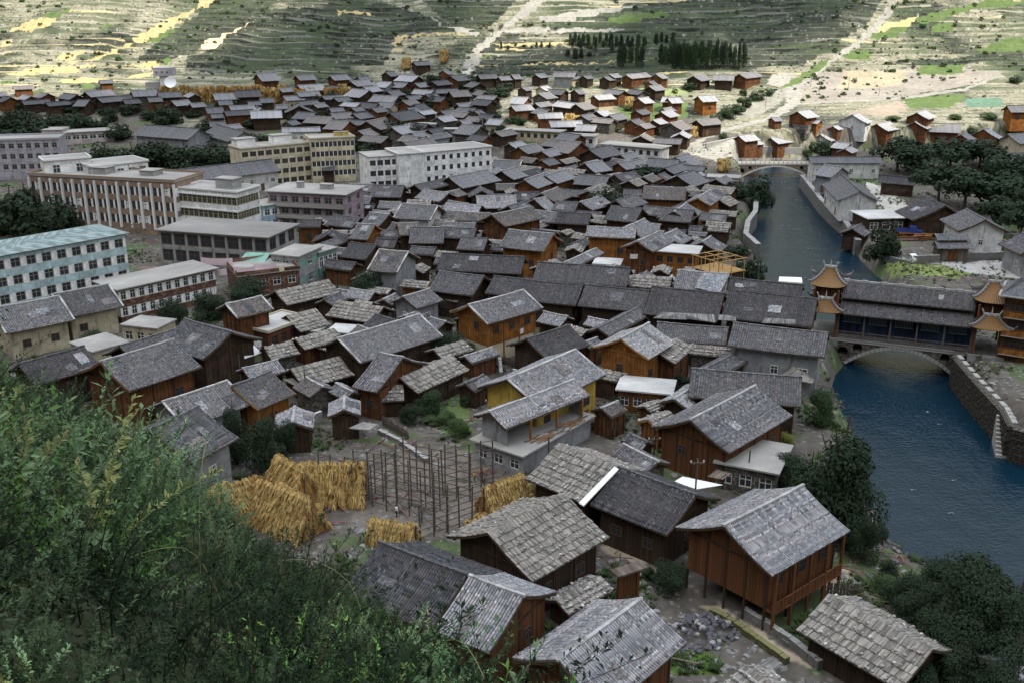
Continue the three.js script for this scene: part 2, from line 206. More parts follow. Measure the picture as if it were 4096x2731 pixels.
{
  const X0 = -460, X1 = 460, D0 = -60, D1 = 860, n = 2048;
  const id = new Uint8Array(n * n), sx = n / (X1 - X0), sy = n / (D1 - D0);
  patches.forEach(([, P], k) => {
    let a = 1e9, b = -1e9, c = 1e9, e = -1e9; for (const [x, y] of P) { a = Math.min(a, x); b = Math.max(b, x); c = Math.min(c, y); e = Math.max(e, y); }
    for (let j = Math.max(0, Math.floor((c - 3 - D0) * sy)); j < Math.min(n, (e + 3 - D0) * sy); j++) for (let i = Math.max(0, Math.floor((a - 3 - X0) * sx)); i < Math.min(n, (b + 3 - X0) * sx); i++) {
      const x = i / sx + X0, y = j / sy + D0; if (inPoly(P, x + 1.4 * N3(x * 0.35, y * 0.35, 5), y + 1.4 * N3(x * 0.35, y * 0.35, 9))) id[j * n + i] = k + 1;
    }
  });
  const d = new Uint8Array(n * n * 4); const enc = c => 255 * Math.pow(clamp(c), 1 / 2.2);
  for (let j = 0; j < n; j++) for (let i = 0; i < n; i++) {
    const x = i / sx + X0, y = j / sy + D0, o = (j * n + i) * 4, h0 = hash(i, j), h1 = hash(i + 911, j + 77);
    const f1 = N3(x * 0.11, y * 0.11, 1.5), f2 = N3(x * 0.45, y * 0.45, 3.1), f3 = N3(x * 0.025, y * 0.025, 8.2);
    let r, g, b; const k = id[j * n + i];
    const scr = k && patches[k - 1][2]; if (k && !scr) { const c = patches[k - 1][0], m = 1 + 0.22 * f2 + 0.16 * f1 + 0.24 * (h0 - 0.5); r = c[0] * m; g = c[1] * m; b = c[2] * m; if (h1 > 0.97) { r *= 0.6; g *= 0.65; b *= 0.6; } }
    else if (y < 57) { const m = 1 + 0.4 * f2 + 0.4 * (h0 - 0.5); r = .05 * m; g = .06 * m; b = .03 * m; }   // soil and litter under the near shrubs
    else if (y < 395 + 30 * f3) { // trodden earth, stones, weeds between the houses
      const m = 1 + 0.3 * f2 + 0.25 * f1 + 0.4 * (h0 - 0.5); r = .115 * m; g = .102 * m; b = .086 * m;
      if (f1 + 0.4 * f2 > 0.32) { r = .075 * m; g = .1 * m; b = .045 * m; } if (h1 > 0.96) { r += .14; g += .14; b += .13; }
    } else { // hillside scrub: grey-olive grass, dark bushes, pale rock
      const sp = N3(x * 0.9, y * 1.4, 2.2), m = 1 + 0.35 * (h0 - 0.5) + 0.2 * f2;
      const wet = sstep(-0.15, 0.35, f3 + 0.35 * f1 + (scr ? 0.75 : -0.08));
      r = lerp(.25, .046, wet) * m; g = lerp(.235, .052, wet) * m; b = lerp(.165, .04, wet) * m;
      if (f2 + 0.8 * sp > 0.42 - 0.25 * wet) { const q = lerp(1, .5, wet); r = .095 * m * q; g = .11 * m * q; b = .06 * m * q; }
      else if (f2 - 0.7 * sp > 0.36 + 0.1 * wet) { const q = lerp(1, .6, wet); r = .32 * m * q; g = .305 * m * q; b = .26 * m * q; }
      const st = N3(x * .05, y * .8, 11) + .55 * N3(x * .16, y * 1.7, 5) + .25 * (h1 - .5); if (st > .3) { const q = lerp(.42, .3, wet); r *= q; g *= q * 1.05; b *= q; } else if (st < -.36) { const q = lerp(1.12, 1.6, wet); r *= q; g *= q; b *= q; }   // hedges, stone walls and dry grass along the terraces
      if (y > 445) { // a terrace's dry lip and its grown-over riser, the line they follow is the one of the relief
        const t = terrace(sprof(y), x, y), q = hash(t.k, Math.floor(x / 45 + t.k * 0.37)); const e = Math.abs(t.f - 0.55) < 0.07 + 0.05 * f1;
        if (e && q > 0.42) { const w = q > 0.78 && !scr ? [.5, .41, .22] : scr ? [.17, .165, .135] : [.36, .33, .25]; r = lerp(r, w[0], 0.8) * (1 + 0.2 * (h0 - 0.5)); g = lerp(g, w[1], 0.8); b = lerp(b, w[2], 0.8); }
        else if (t.f > 0.66 && q < 0.8) { r = lerp(r, .07, 0.6); g = lerp(g, .095, 0.6); b = lerp(b, .045, 0.6); }
      }
    }
    d[o] = enc(r); d[o + 1] = enc(g); d[o + 2] = enc(b); d[o + 3] = 255;
  }
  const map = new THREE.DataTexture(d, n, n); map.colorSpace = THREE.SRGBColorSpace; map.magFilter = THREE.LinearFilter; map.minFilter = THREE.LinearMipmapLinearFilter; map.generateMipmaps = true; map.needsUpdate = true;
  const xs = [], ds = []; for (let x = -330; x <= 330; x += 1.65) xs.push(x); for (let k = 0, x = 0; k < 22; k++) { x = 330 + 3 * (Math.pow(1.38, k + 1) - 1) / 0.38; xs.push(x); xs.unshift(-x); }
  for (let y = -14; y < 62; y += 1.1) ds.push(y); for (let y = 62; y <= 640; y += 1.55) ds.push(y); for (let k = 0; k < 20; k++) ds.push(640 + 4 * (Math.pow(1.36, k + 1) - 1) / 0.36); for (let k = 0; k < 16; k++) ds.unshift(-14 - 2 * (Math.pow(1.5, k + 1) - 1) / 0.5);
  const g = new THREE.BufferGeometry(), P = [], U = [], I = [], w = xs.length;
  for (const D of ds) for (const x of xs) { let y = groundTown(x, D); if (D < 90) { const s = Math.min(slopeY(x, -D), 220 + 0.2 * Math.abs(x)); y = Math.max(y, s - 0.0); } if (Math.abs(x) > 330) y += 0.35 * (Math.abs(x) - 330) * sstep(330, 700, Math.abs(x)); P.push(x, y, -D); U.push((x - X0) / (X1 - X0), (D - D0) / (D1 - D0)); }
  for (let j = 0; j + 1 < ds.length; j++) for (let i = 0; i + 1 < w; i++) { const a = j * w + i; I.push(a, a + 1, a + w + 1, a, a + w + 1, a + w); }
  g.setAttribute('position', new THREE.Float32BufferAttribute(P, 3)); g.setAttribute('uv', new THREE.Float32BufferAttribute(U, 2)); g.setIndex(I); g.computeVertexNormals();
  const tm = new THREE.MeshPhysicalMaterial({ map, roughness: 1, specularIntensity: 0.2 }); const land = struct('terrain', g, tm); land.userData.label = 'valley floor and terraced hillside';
}
// the river
{
  const g = new THREE.BufferGeometry(), P = [], I = [], x0 = RBOX[0] - 6, x1 = RBOX[1] + 6, d0 = Math.max(-60, RBOX[2] - 6), d1 = RBOX[3] + 6, st = 0.8; const keep = new Map();
  const idx = (i, j) => { const k = i * 4096 + j; if (!keep.has(k)) { const x = x0 + i * st, D = d0 + j * st; keep.set(k, P.length / 3);
    const y = 0.06 * N3(x * 0.32, D * 0.22, 1) + 0.045 * N3(x * 0.9, D * 0.6, 4) + 0.03 * N3(x * 2.1, D * 1.7, 7); P.push(x, WATER + y, -D); } return keep.get(k); };
  for (let i = 0; x0 + i * st < x1; i++) for (let j = 0; d0 + j * st < d1; j++) { if (riverD(x0 + i * st, d0 + j * st) > 5) continue; const a = idx(i, j), b = idx(i + 1, j), c = idx(i + 1, j + 1), e = idx(i, j + 1); I.push(a, b, c, a, c, e); }
  const U = []; for (let k = 0; k < P.length; k += 3) U.push(P[k], P[k + 2]);
  g.setAttribute('position', new THREE.Float32BufferAttribute(P, 3)); g.setAttribute('uv', new THREE.Float32BufferAttribute(U, 2)); g.setIndex(I); g.computeVertexNormals();
  const rip = tex(512, 512, (x, y) => pn(x * 18, y * 26, 26 * 18, 1) * 0.5 + pn(x * 50, y * 70, 3500, 2) * 0.35 + pn(x * 140, y * 150, 21000, 3) * 0.15, 9, 9, false);
  struct('river', g, new THREE.MeshPhysicalMaterial({ color: lin(.003, .019, .034), ior: 1.33, roughness: 0.12, bumpMap: rip, bumpScale: 0.06 })).userData.label = 'blue-green river';
  // broken white water, thin foam on the crests
  const fo = new B(); const spots = [[6, 760, 425, 4], [6, 690, 340, 4], [6, 810, 345, 4], [6, 850, 505, 4], [6, 880, 555, 3], [6, 530, 450, 3], [6, 750, 675, 3], [6, 940, 830, 4], [6, 1090, 925, 4], [6, 510, 495, 3], [6, 820, 700, 3], [9, 1700, 915, 1], [9, 1780, 1000, 1], [12, 1600, 260, 1], [12, 1900, 200, 1], [12, 1870, 420, 1], [6, 640, 380, 4], [6, 720, 380, 4]];
  for (const [t, x, y, m] of spots) { const c = atY(...S(t, x, y), WATER + 0.16); for (let k = 0; k < m * 3; k++) { const a = rr(0, 6.3), q = Math.sqrt(rnd()) * m * 0.32, l = rr(.06, .26), w = rr(.02, .06), X = c.x + Math.cos(a) * q * 1.5, Z = c.z + Math.sin(a) * q * 0.55, Y = WATER + 0.14 + rr(0, .05), s = rr(-.3, .3); fo.tri([X - l, Y - .05, Z - s * l], [X + l, Y - .05, Z + s * l], [X, Y + .03, Z + w], [0, 0], [1, 0], [0, 1]); fo.tri([X - l, Y - .05, Z - s * l], [X + l, Y - .05, Z + s * l], [X, Y + .02, Z - w], [0, 0], [1, 0], [0, 1]); } }
  const f = part('river_foam', fo.geo(), mat(.8, .85, .88), scene); f.userData = { kind: 'stuff', label: 'flecks of white water on the river', category: 'foam' };
}
// the cloud whose shadow lies over the town (high up, behind the camera)
{
  const sp = (...a) => { const o = []; for (let i = 0; i < a.length; i += 2) { const p = onGround(a[i], a[i + 1]); o.push([p.x - p.y * SUN.x / SUN.y, -p.z + p.y * SUN.z / SUN.y]); } return o; };
  const sh = [...sp(-500, 415, 300, 415, 600, 395, 700, 320, 1000, 190, 1180, 60), [-70, 640], [20, 650], ...sp(1800, 120, 1900, 250, 2150, 255, 2420, 190, 2480, 60), [90, 650], [190, 640], ...sp(3420, 60, 3250, 140, 2900, 210, 2760, 300, 2300, 350, 1960, 345, 2030, 480, 2200, 545, 2450, 600, 2750, 668, 3250, 690, 3700, 560), [330, 330], [330, -140], [-360, -140], [-420, 380]];
  const alt = 1500, off = SUN.clone().multiplyScalar(alt / SUN.y); const parts = []; const cr = mulberry(77);
  for (let x = -420; x < 335; x += 15) for (let D = -150; D < 655; D += 15) {
    const X = x + (cr() - 0.5) * 10, Y = D + (cr() - 0.5) * 10; if (!inPoly(sh, X, Y)) continue; const ed = distLine(sh, X, Y); const R = Math.min(9 + ed * 0.4 + cr() * 5, 32); if (ed < R * 0.6) continue;
    const ic = new THREE.IcosahedronGeometry(R, 1); ic.scale(1, 0.75, 1); ic.translate(X + off.x, off.y + cr() * Math.min(60, ed * 0.6), -Y + off.z); parts.push(ic);
  }
  struct('cloud', mergeGeometries(parts), new THREE.MeshPhysicalMaterial({ color: lin(.96, .96, .97), roughness: 1, transmission: 0.6, thickness: 0, side: THREE.DoubleSide })).userData.label = 'cloud above the valley';
}
// ------------------------------------------------------------------ timber houses of the town
const winGeo = (() => { const b = new B(); b.box(-0.5, 0.5, 0, 0.08, -0.5, 0.5); b.box(-0.5, 0.5, 0.92, 1, -0.5, 0.5); b.box(-0.5, -0.42, 0.08, 0.92, -0.5, 0.5); b.box(0.42, 0.5, 0.08, 0.92, -0.5, 0.5); b.box(-0.03, 0.03, 0.08, 0.92, -0.4, 0.4); b.box(-0.42, -0.03, 0.6, 0.65, -0.35, 0.35); b.box(0.03, 0.42, 0.6, 0.65, -0.35, 0.35); return b.geo(); })();
const paneGeo = new B().box(-0.46, 0.46, 0.04, 0.96, -0.12, 0.12).geo();
function addWindow(parent, x, y, z, w, h, turn = 0, fm = M.frame, pm = M.glass, depth = 0.12) { const f = part('window', winGeo, fm, parent); f.position.set(x, y, z); f.scale.set(w, h, depth); f.rotation.y = turn; part('pane', paneGeo, pm, f); return f; }
function addBox(name, m, parent, x0, x1, y0, y1, z0, z1) { const q = part(name, UB, m, parent); q.position.set((x0 + x1) / 2, y0, (z0 + z1) / 2); q.scale.set(x1 - x0, y1 - y0, z1 - z0); return q; }
const stoneGeo = [0, 1, 2, 3].map(k => { const g = new THREE.IcosahedronGeometry(1, 0), p = g.attributes.position, q = mulberry(k + 5), mp = {}; for (let i = 0; i < p.count; i++) { const key = [p.getX(i), p.getY(i), p.getZ(i)].map(v => v.toFixed(3)).join(); mp[key] ??= 0.72 + 0.5 * q(); const s = mp[key]; p.setXYZ(i, p.getX(i) * s * 1.2, p.getY(i) * s * 0.62, p.getZ(i) * s); } g.computeVertexNormals(); return g; });

// roof seen in plan coordinates of the house: x along the ridge, z across it, front slope +z
function roofY(H, z) { const t = Math.abs(z) / H.W; return H.he + H.r * (1 - t) - 0.075 * H.r * Math.sin(Math.PI * clamp(t)); }
function buildRoof(H, g, lod, kind, tone) {
  const { L, W } = H, segs = 4; const y = z => roofY(H, z);
  const base = new B();   // the boarding under the tiles, with its thickness
  for (const s of [1, -1]) for (let k = 0; k < segs; k++) { const z0 = s * W * k / segs, z1 = s * W * (k + 1) / segs, a = [-L / 2, y(z0), z0], b = [L / 2, y(z0), z0], c = [L / 2, y(z1), z1], d = [-L / 2, y(z1), z1], dn = p => [p[0], p[1] - 0.16, p[2]];
    if (s > 0) { base.quad(d, c, b, a); base.quad(dn(a), dn(b), dn(c), dn(d)); } else { base.quad(a, b, c, d); base.quad(dn(d), dn(c), dn(b), dn(a)); }
    base.quad(a, d, dn(d), dn(a)); base.quad(dn(b), dn(c), c, b); if (k === segs - 1) base.quad(dn(d), dn(c), c, d); }
  const flat = lod >= 2;
  const roof = part('roof', base.geo(), flat && kind !== 's' ? (kind === 'p' ? paleRoof : tileVar[tone][Math.floor(rnd() * 4)]) : flat ? shingM[2] : M.under, g);
  const sl = Math.hypot(W, H.r);
  if (kind === 's') { // shingles in courses, held down with stones
    const nc = Math.max(3, Math.round(sl / 0.85)), nb = Math.max(4, Math.round(L / (lod ? 0.3 : 0.25)));
    if (!flat) {
      const one = (s, c, i, out) => { const t0 = c / nc, t1 = Math.min(1.03, (c + 1.12) / nc), z0 = s * W * t0, z1 = s * W * t1, w = L / nb, x = -L / 2 + (i + 0.5) * w + rr(-.05, .05), hw = w * rr(.47, .53), lift = rr(.05, .14), e = rr(-.07, .07); const o = [rr(0, 6), rr(0, 6)];
        const a = [x - hw, y(z0) + 0.03, z0], b = [x + hw, y(z0) + 0.03, z0], cc = [x + hw, y(z1) + lift + .05, z1 + e], d = [x - hw, y(z1) + lift + .05 + rr(-.03, .03), z1 + e], m1 = [x + rr(-.1, .1) * w, y(z0) + .07, z0], m2 = [x, y(z1) + lift + .1, z1 + e], dn = p => [p[0], p[1] - 0.1, p[2]];
        if (s > 0) { out.quad(d, m2, m1, a, o); out.quad(m2, cc, b, m1, o); out.quad(dn(d), dn(m2), m2, d, o); out.quad(dn(m2), dn(cc), cc, m2, o); out.quad(a, dn(a), dn(d), d, o); out.quad(b, cc, dn(cc), dn(b), o); } else { out.quad(a, m1, m2, d, o); out.quad(m1, b, cc, m2, o); out.quad(m2, dn(m2), dn(d), d, o); out.quad(cc, dn(cc), dn(m2), m2, o); out.quad(dn(a), a, d, dn(d), o); out.quad(cc, b, dn(b), dn(cc), o); } };
      const rest = new B();
      for (const s of [1, -1]) for (let c = 0; c < nc; c++) for (let i = 0; i < nb; i++) { if (lod === 0 && s > 0 && nc * nb < 300) { const q = new B(); one(s, c, i, q); part('shingle', q.geo(), shingM[Math.floor(rnd() * 4)], roof); } else one(s, c, i, rest); }
      if (rest.p.length) { const q = part('shingle_courses', rest.geo(), shingM[1], roof); q.userData.kind = 'stuff'; }
    }
    const ns = lod === 0 ? 110 : lod === 1 ? 30 : 0;
    for (let k = 0; k < ns; k++) { const s = k % (lod ? 5 : 3) ? 1 : -1, c = 1 + Math.floor(rnd() * (nc - 0.01)), z = s * W * Math.min(.97, (c - 0.12 + rr(-.1, .1)) / nc), q = part('stone', stoneGeo[k % 4], rnd() > 0.86 ? M.stoneL : M.stone, roof), R = rr(.09, .19) * (lod ? 1.2 : 1); q.scale.set(R, R, R); q.position.set(rr(-.48, .48) * L, y(z) + 0.16 + R * 0.3, z); q.rotation.y = rr(0, 6); }
    return roof;
  }
  const cap = kind === 'w' ? M.ridgeW : tone >= 2 ? M.ridge : tileVar[tone][3];
  const sg = rr(.02, .2), lift = x => sg * (2 * x / L) ** 2;
  if (!flat) {
    for (let k = 0, n = Math.floor(rr(0, 3.4)); k < n; k++) { const x = rr(-.4, .3) * L, w = rr(.8, 2.4), z0 = W * rr(.08, .6), z1 = Math.min(W * .97, z0 + rr(.7, 2.2)), b = new B(), A = [x, y(z0) + .17, z0], C = [x + w, y(z0) + .17, z0], D = [x + w, y(z1) + .17, z1], E = [x, y(z1) + .17, z1], dn = p => [p[0], p[1] - .06, p[2]]; b.quad(E, D, C, A, [rr(0, 9), rr(0, 9)]); b.quad(dn(E), dn(D), D, E); b.quad(A, dn(A), dn(E), E); b.quad(C, D, dn(D), dn(C)); part('roof_patch', b.geo(), tileVar[(tone + 1 + k * 2) % 5][k % 4], roof); }
    const pitch = lod === 0 ? 0.28 : 0.34, n = Math.round(L / pitch), w = L / n;
    const rowGeo = (full, wob) => { const b = new B(), K = full ? 7 : 2, prof = full ? [[-.5, 0], [-.24, .11], [.24, .11], [.5, 0]] : [[-.5, 0], [0, .12], [.5, 0]], q = mulberry(wob * 31 + 1), v0 = q() * 12, u0 = Math.floor(q() * 60) * 0.25;
      const P = (k, i) => { const t = k / K, z = W * (0.004 + 1.016 * t), off = (q2[k] - 0.5) * 0.03; return [prof[i][0] * w * 0.8 + off, roofY(H, Math.min(z, W)) - (z > W ? (z - W) * 0.3 : 0) + 0.02 + prof[i][1] * (full ? 1 : 1) + (full ? (q2[k + 9] - 0.5) * 0.03 : 0), z]; }; const q2 = Array.from({ length: 20 }, q);
      for (let k = 0; k < K; k++) for (let i = 0; i + 1 < prof.length; i++) { const a = P(k, i), c = P(k, i + 1), d = P(k + 1, i + 1), e = P(k + 1, i); const va = v0 + sl * k / K, vb = v0 + sl * (k + 1) / K, ua = u0 + 0.25 * i / (prof.length - 1), ub = u0 + 0.25 * (i + 1) / (prof.length - 1); b.tri(e, d, c, [ua, vb], [ub, vb], [ub, va]); b.tri(e, c, a, [ua, vb], [ub, va], [ua, va]); }
      return b.geo(); };
    if (lod === 0) { const gs = [1, 2, 3, 4, 5].map(k => rowGeo(true, k + Math.floor(rnd() * 90))); for (const s of [1, -1]) for (let i = 0; i < n; i++) { const m = part('tile_row', gs[Math.floor(rnd() * 5)], tileVar[tone][Math.floor(rnd() * 4)], roof); m.position.x = -L / 2 + (i + 0.5) * w; m.position.y = rr(-.012, .012) + lift(m.position.x); if (s < 0) m.rotation.y = Math.PI; } }
    else { const gs = []; for (const s of [1, -1]) for (let i = 0; i < n; i++) { const q = rowGeo(false, Math.floor(rnd() * 999)); if (s < 0) q.rotateY(Math.PI); q.translate(-L / 2 + (i + 0.5) * w, rr(-.012, .012) + lift(-L / 2 + (i + 0.5) * w), 0); gs.push(q); } const m = part('tile_rows', mergeGeometries(gs), kind === 'p' ? paleRoof : tileVar[tone][Math.floor(rnd() * 4)], roof); m.userData.kind = 'stuff'; }
  }
  const rc = new B(), yr = H.he + H.r + 0.05; for (let k = 0; k < 6; k++) { const x0 = -L / 2 - 0.1 + (L + 0.2) * k / 6, x1 = -L / 2 - 0.1 + (L + 0.2) * (k + 1) / 6, s = 0.1 * Math.pow(Math.abs((k + 0.5) / 6 - 0.5) * 2, 3); rc.box(x0, x1, yr - 0.05, yr + 0.13 + s + rr(-.015, .015), -0.16, 0.16); }
  part('ridge_cap', rc.geo(), cap, roof);
  if (kind === 'w') for (const e of [-1, 1]) { const b = new B(); for (const s of [1, -1]) b.bar([e * L / 2, y(0) + .1, 0], [e * L / 2, y(s * W) + .1, s * W], 0.3, 0.16); part('verge', b.geo(), M.ridgeW, roof); }
  return roof;
}
const solved = [];
function solve(A, Bp, C, he, pitch) { // ridge ends and one eave corner in photo pixels -> a house standing on the ground
  let r = 2, g = 0, W = 4, a, b, c;
  for (let k = 0; k < 40; k++) {
    c = atY(...C, g + he); a = atY(...A, g + he + r); b = atY(...Bp, g + he + r);
    const dx = b.x - a.x, dz = b.z - a.z, l = Math.hypot(dx, dz); W = Math.abs((c.x - a.x) * dz - (c.z - a.z) * dx) / l;
    W = clamp(W, 1.2, 9); r = lerp(r, W * Math.tan(pitch), 0.5); const mx = (a.x + b.x) / 2, mz = (a.z + b.z) / 2; g = lerp(g, groundTown(mx, -mz), 0.4);
  }
  const m = a.clone().add(b).multiplyScalar(0.5), ax = b.clone().sub(a), L = Math.hypot(ax.x, ax.z); let th = Math.atan2(-ax.z, ax.x), sA = -1; const zx = Math.sin(th), zz = Math.cos(th); if ((c.x - m.x) * zx + (c.z - m.z) * zz < 0) { th += Math.PI; sA = 1; }
  return { L, W, r, he, g, th, sA, x: m.x, z: m.z, dist: Math.hypot(m.x, EYE - g - he, m.z) };
}
// far houses stand at a grazing angle: size from the picture, turn from the sideways run of the gable edge
function solveFar(A, Bp, C, he, pitch) {
  let W = 4.6, a; for (let k = 0; k < 4; k++) { a = onGround(...A, he + W * Math.tan(pitch)); const dep = -a.z; W = clamp((C[1] - A[1]) * dep / F / 0.56, 2.6, 6.5); }
  const dep = -a.z / CP, du = (C[0] - A[0]) * dep / F, sn = clamp(du / W, -0.8, 0.8), cs = Math.sqrt(1 - sn * sn), ab = (Bp[0] - A[0]) * dep / F, L = clamp(Math.abs(ab) / cs, 4, 26), sg = Math.sign(ab) || 1;
  const e = [cs * sg, -sn * sg]; const x = a.x + e[0] * L / 2, z = a.z + e[1] * L / 2, r = W * Math.tan(pitch); const th = Math.atan2(sn, cs); return { L, W, r, he, g: a.y - he - r, th, sA: -sg, x, z, dist: Math.hypot(x, EYE - a.y, z) };
}
function house(A, Bp, C, o) {
  const P = o.pitch ?? 0.44; let H = o.H ?? solve(A, Bp, C, o.he ?? 4.4, P); if (!o.H && (o.far || H.dist > 325)) H = solveFar(A, Bp, C, o.he ?? 4.4, P); if (o.flip) H.sA *= -1;
  const lod = o.lod ?? (H.dist < 128 ? 0 : H.dist < 285 ? 1 : 2);
  const t = thing(o.name ?? 'timber_house', o.label, 'house', new THREE.Vector3(H.x, H.g, H.z), H.th, o.group);
  solved.push({ ...H, t, lod }); const { L, W } = H; const wallM = M[o.wall ?? 'k'], ov = Math.min(0.9, L * 0.1), ev = Math.min(1.0, W * 0.22), hw = W - ev, hl = L / 2 - ov;
  buildRoof(H, t, lod, o.roof ?? 't', o.tone ?? 1);
  const y = z => roofY(H, z) - 0.17, ft = H.dist > 320 ? -3 : -0.6, st = o.stilts ?? 0, b = new B(), base = o.base ? H.he * 0.42 : 0;
  const y0 = st || (base || ft), zs = [-hw, -hw / 2, 0, hw / 2, hw];
  for (const e of [-1, 1]) for (let k = 0; k < 4; k++) { const p = [[e * hl, y0, zs[k]], [e * hl, y0, zs[k + 1]], [e * hl, y(zs[k + 1]), zs[k + 1]], [e * hl, y(zs[k]), zs[k]]]; e > 0 ? b.quad(p[1], p[0], p[3], p[2], [zs[k + 1], 0]) : b.quad(p[0], p[1], p[2], p[3], [zs[k], 0]); }
  if (!o.open) b.quad([-hl, y0, hw], [hl, y0, hw], [hl, y(hw), hw], [-hl, y(hw), hw]); b.quad([hl, y0, -hw], [-hl, y0, -hw], [-hl, y(hw), -hw], [hl, y(hw), -hw]); b.quad([-hl, y0, -hw], [hl, y0, -hw], [hl, y0, hw], [-hl, y0, hw]);
  const wall = part('wall', b.geo(), wallM, t); H.hl = hl; H.hw = hw; H.y = y; H.y0 = y0;
  if (base) addBox('plinth', M[o.base], t, -hl + .05, hl - .05, ft, base, -hw + .05, hw - .05);
  // timber frame: posts, plates, barge boards
  const pm = o.wall === 'o' || o.wall === 'b' ? M.beamO : M.beam;
  const timber = 'krob'.includes(o.wall ?? 'k');
  if (lod < 2) {
    const np = Math.max(2, Math.round(2 * hl / 3.2));
    for (let k = 0; k <= np; k++) { const x = -hl + 2 * hl * k / np; if (timber) addBox('post', pm, t, x - .1, x + .1, ft, y(hw) - 0.01, hw - .08, hw + .12); if (st) addBox('post', pm, t, x - .1, x + .1, ft, st, -hw - .1, -hw + .1); }
    if (timber) for (const e of [-1, 1]) { for (const z of [-hw * 0.5, 0, hw * 0.5]) addBox('post', pm, t, e * hl - .1, e * hl + .1, st ? ft : y0, y(z) - 0.02, z - .09, z + .09); addBox('tie_beam', pm, t, e * hl - .13, e * hl + .13, H.he - .2, H.he + .02, -hw, hw); }
    addBox('eave_beam', pm, t, -L / 2 + .1, L / 2 - .1, H.he + .05, H.he + .2, hw + ev * 0.55, hw + ev * 0.55 + .16);
    for (const e of [-1, 1]) { const bb = new B(); for (const s of [1, -1]) for (let k = 0; k < 3; k++) { const za = s * W * k / 3, zb = s * W * (k + 1) / 3; bb.bar([e * (L / 2 + .03), roofY(H, za) - .1, za], [e * (L / 2 + .03), roofY(H, zb) - .1, zb], .06, .24); } part('barge_board', bb.geo(), o.barge ? M[o.barge] : pm, t); }
    for (const e of [-1, 1]) for (const [z, k] of [[0, 0], [hw, 1], [-hw, 1]]) addBox('purlin', pm, t, e > 0 ? hl : -L / 2 - .02, e > 0 ? L / 2 + .02 : -hl, y(z) - .2, y(z) - .03, z - .09, z + .09);
  }
  if (lod === 0 && !o.plain && (wallM === M.k || wallM === M.r || wallM === M.b || wallM === M.o)) { // upright boards on the two walls in view
    const pv = [0.82, 1, 1.2].map(k => { const q = wallM.clone(); q.color.multiplyScalar(k); return q; });
    const n = Math.round(2 * hl / .36); for (let k = 0; k < n; k++) { const x = -hl + 2 * hl * (k + .5) / n, w = hl / n * .93; const q = addBox('plank', pv[Math.floor(rnd() * 3)], wall, x - w, x + w, y0 + .05, y(hw) - .04, hw + .005, hw + .05); q.scale.z *= rr(.6, 1.3); }
    const e = H.sA, m = Math.round(2 * hw / .36); for (let k = 0; k < m; k++) { const z = -hw + 2 * hw * (k + .5) / m, w = hw / m * .93; addBox('plank', pv[Math.floor(rnd() * 3)], wall, e > 0 ? hl + .005 : -hl - .05, e > 0 ? hl + .05 : -hl - .005, y0 + .05, y(Math.abs(z) + w) - .04, z - w, z + w); }
  }
  // openings on the front and on the gable in view
  if (!o.blind) {
    const wy = Math.max(base, st) + (H.he - Math.max(base, st)) * (H.he > 5 ? 0.42 : 0.36), wh = Math.min(1.35, H.he * 0.26), nw = Math.max(1, Math.floor(2 * hl / 3.4)), fm = o.wall === 'w' || o.wall === 'g' ? M.frameW : M.frameD;
    for (let k = 0; k < nw; k++) { if (rnd() < 0.2) continue; const x = -hl + 2 * hl * (k + .5) / nw; if (rnd() < 0.22 && !st) addBox('door', M.frameD, t, x - .55, x + .55, Math.max(0, base), Math.max(0, base) + 2.1, hw - .05, hw + .07); else addWindow(t, x, wy, hw + .06, rr(1, 1.5), wh, 0, fm, M.glass); }
    if (rnd() < 0.75) addWindow(t, H.sA * (hl + .06), wy + rr(-.2, .5), hw * rr(-.4, .4), 1.1, wh, Math.PI / 2, fm, M.glass);
    if (H.he > 5.4 && !base && !st && lod < 2) for (let k = 0; k < nw; k++) { const x = -hl + 2 * hl * (k + .5) / nw; if (rnd() < 0.5) addBox('door', M.frameD, t, x - .6, x + .6, 0, 2, hw - .05, hw + .07); }
  }
  return { t, H };
}
const wallWord = { k: 'dark brown timber', r: 'red-brown timber', o: 'orange timber', b: 'brown timber', w: 'white plastered', g: 'grey plastered', s: 'stone', y: 'yellow plastered', c: 'cream plastered' };
const zoneWord = { 1: ['below the straw racks', 'houses below the straw racks'], 2: ['in the far village', 'far village houses below the grove'], 3: ['below the tan field', 'houses below the big tan field'], 4: ['behind the modern blocks', 'houses behind the modern blocks'], 5: ['beyond the street rows', 'packed old town houses'], 6: ['near the upstream bank', 'houses near the upstream river'], 7: ['below the blue block', 'houses below the blue block'], 8: ['in the lanes by the street rows', 'houses in the lanes'], 9: ['downstream of the covered bridge', 'houses by the covered bridge'], 11: ['beside the drying yard', 'houses beside the drying yard'], 12: ['along the footpath above the river', 'houses along the footpath'] };
const toneWord = ['charcoal tile', 'grey tile', 'mid-grey tile', 'light grey tile', 'brownish grey tile'];
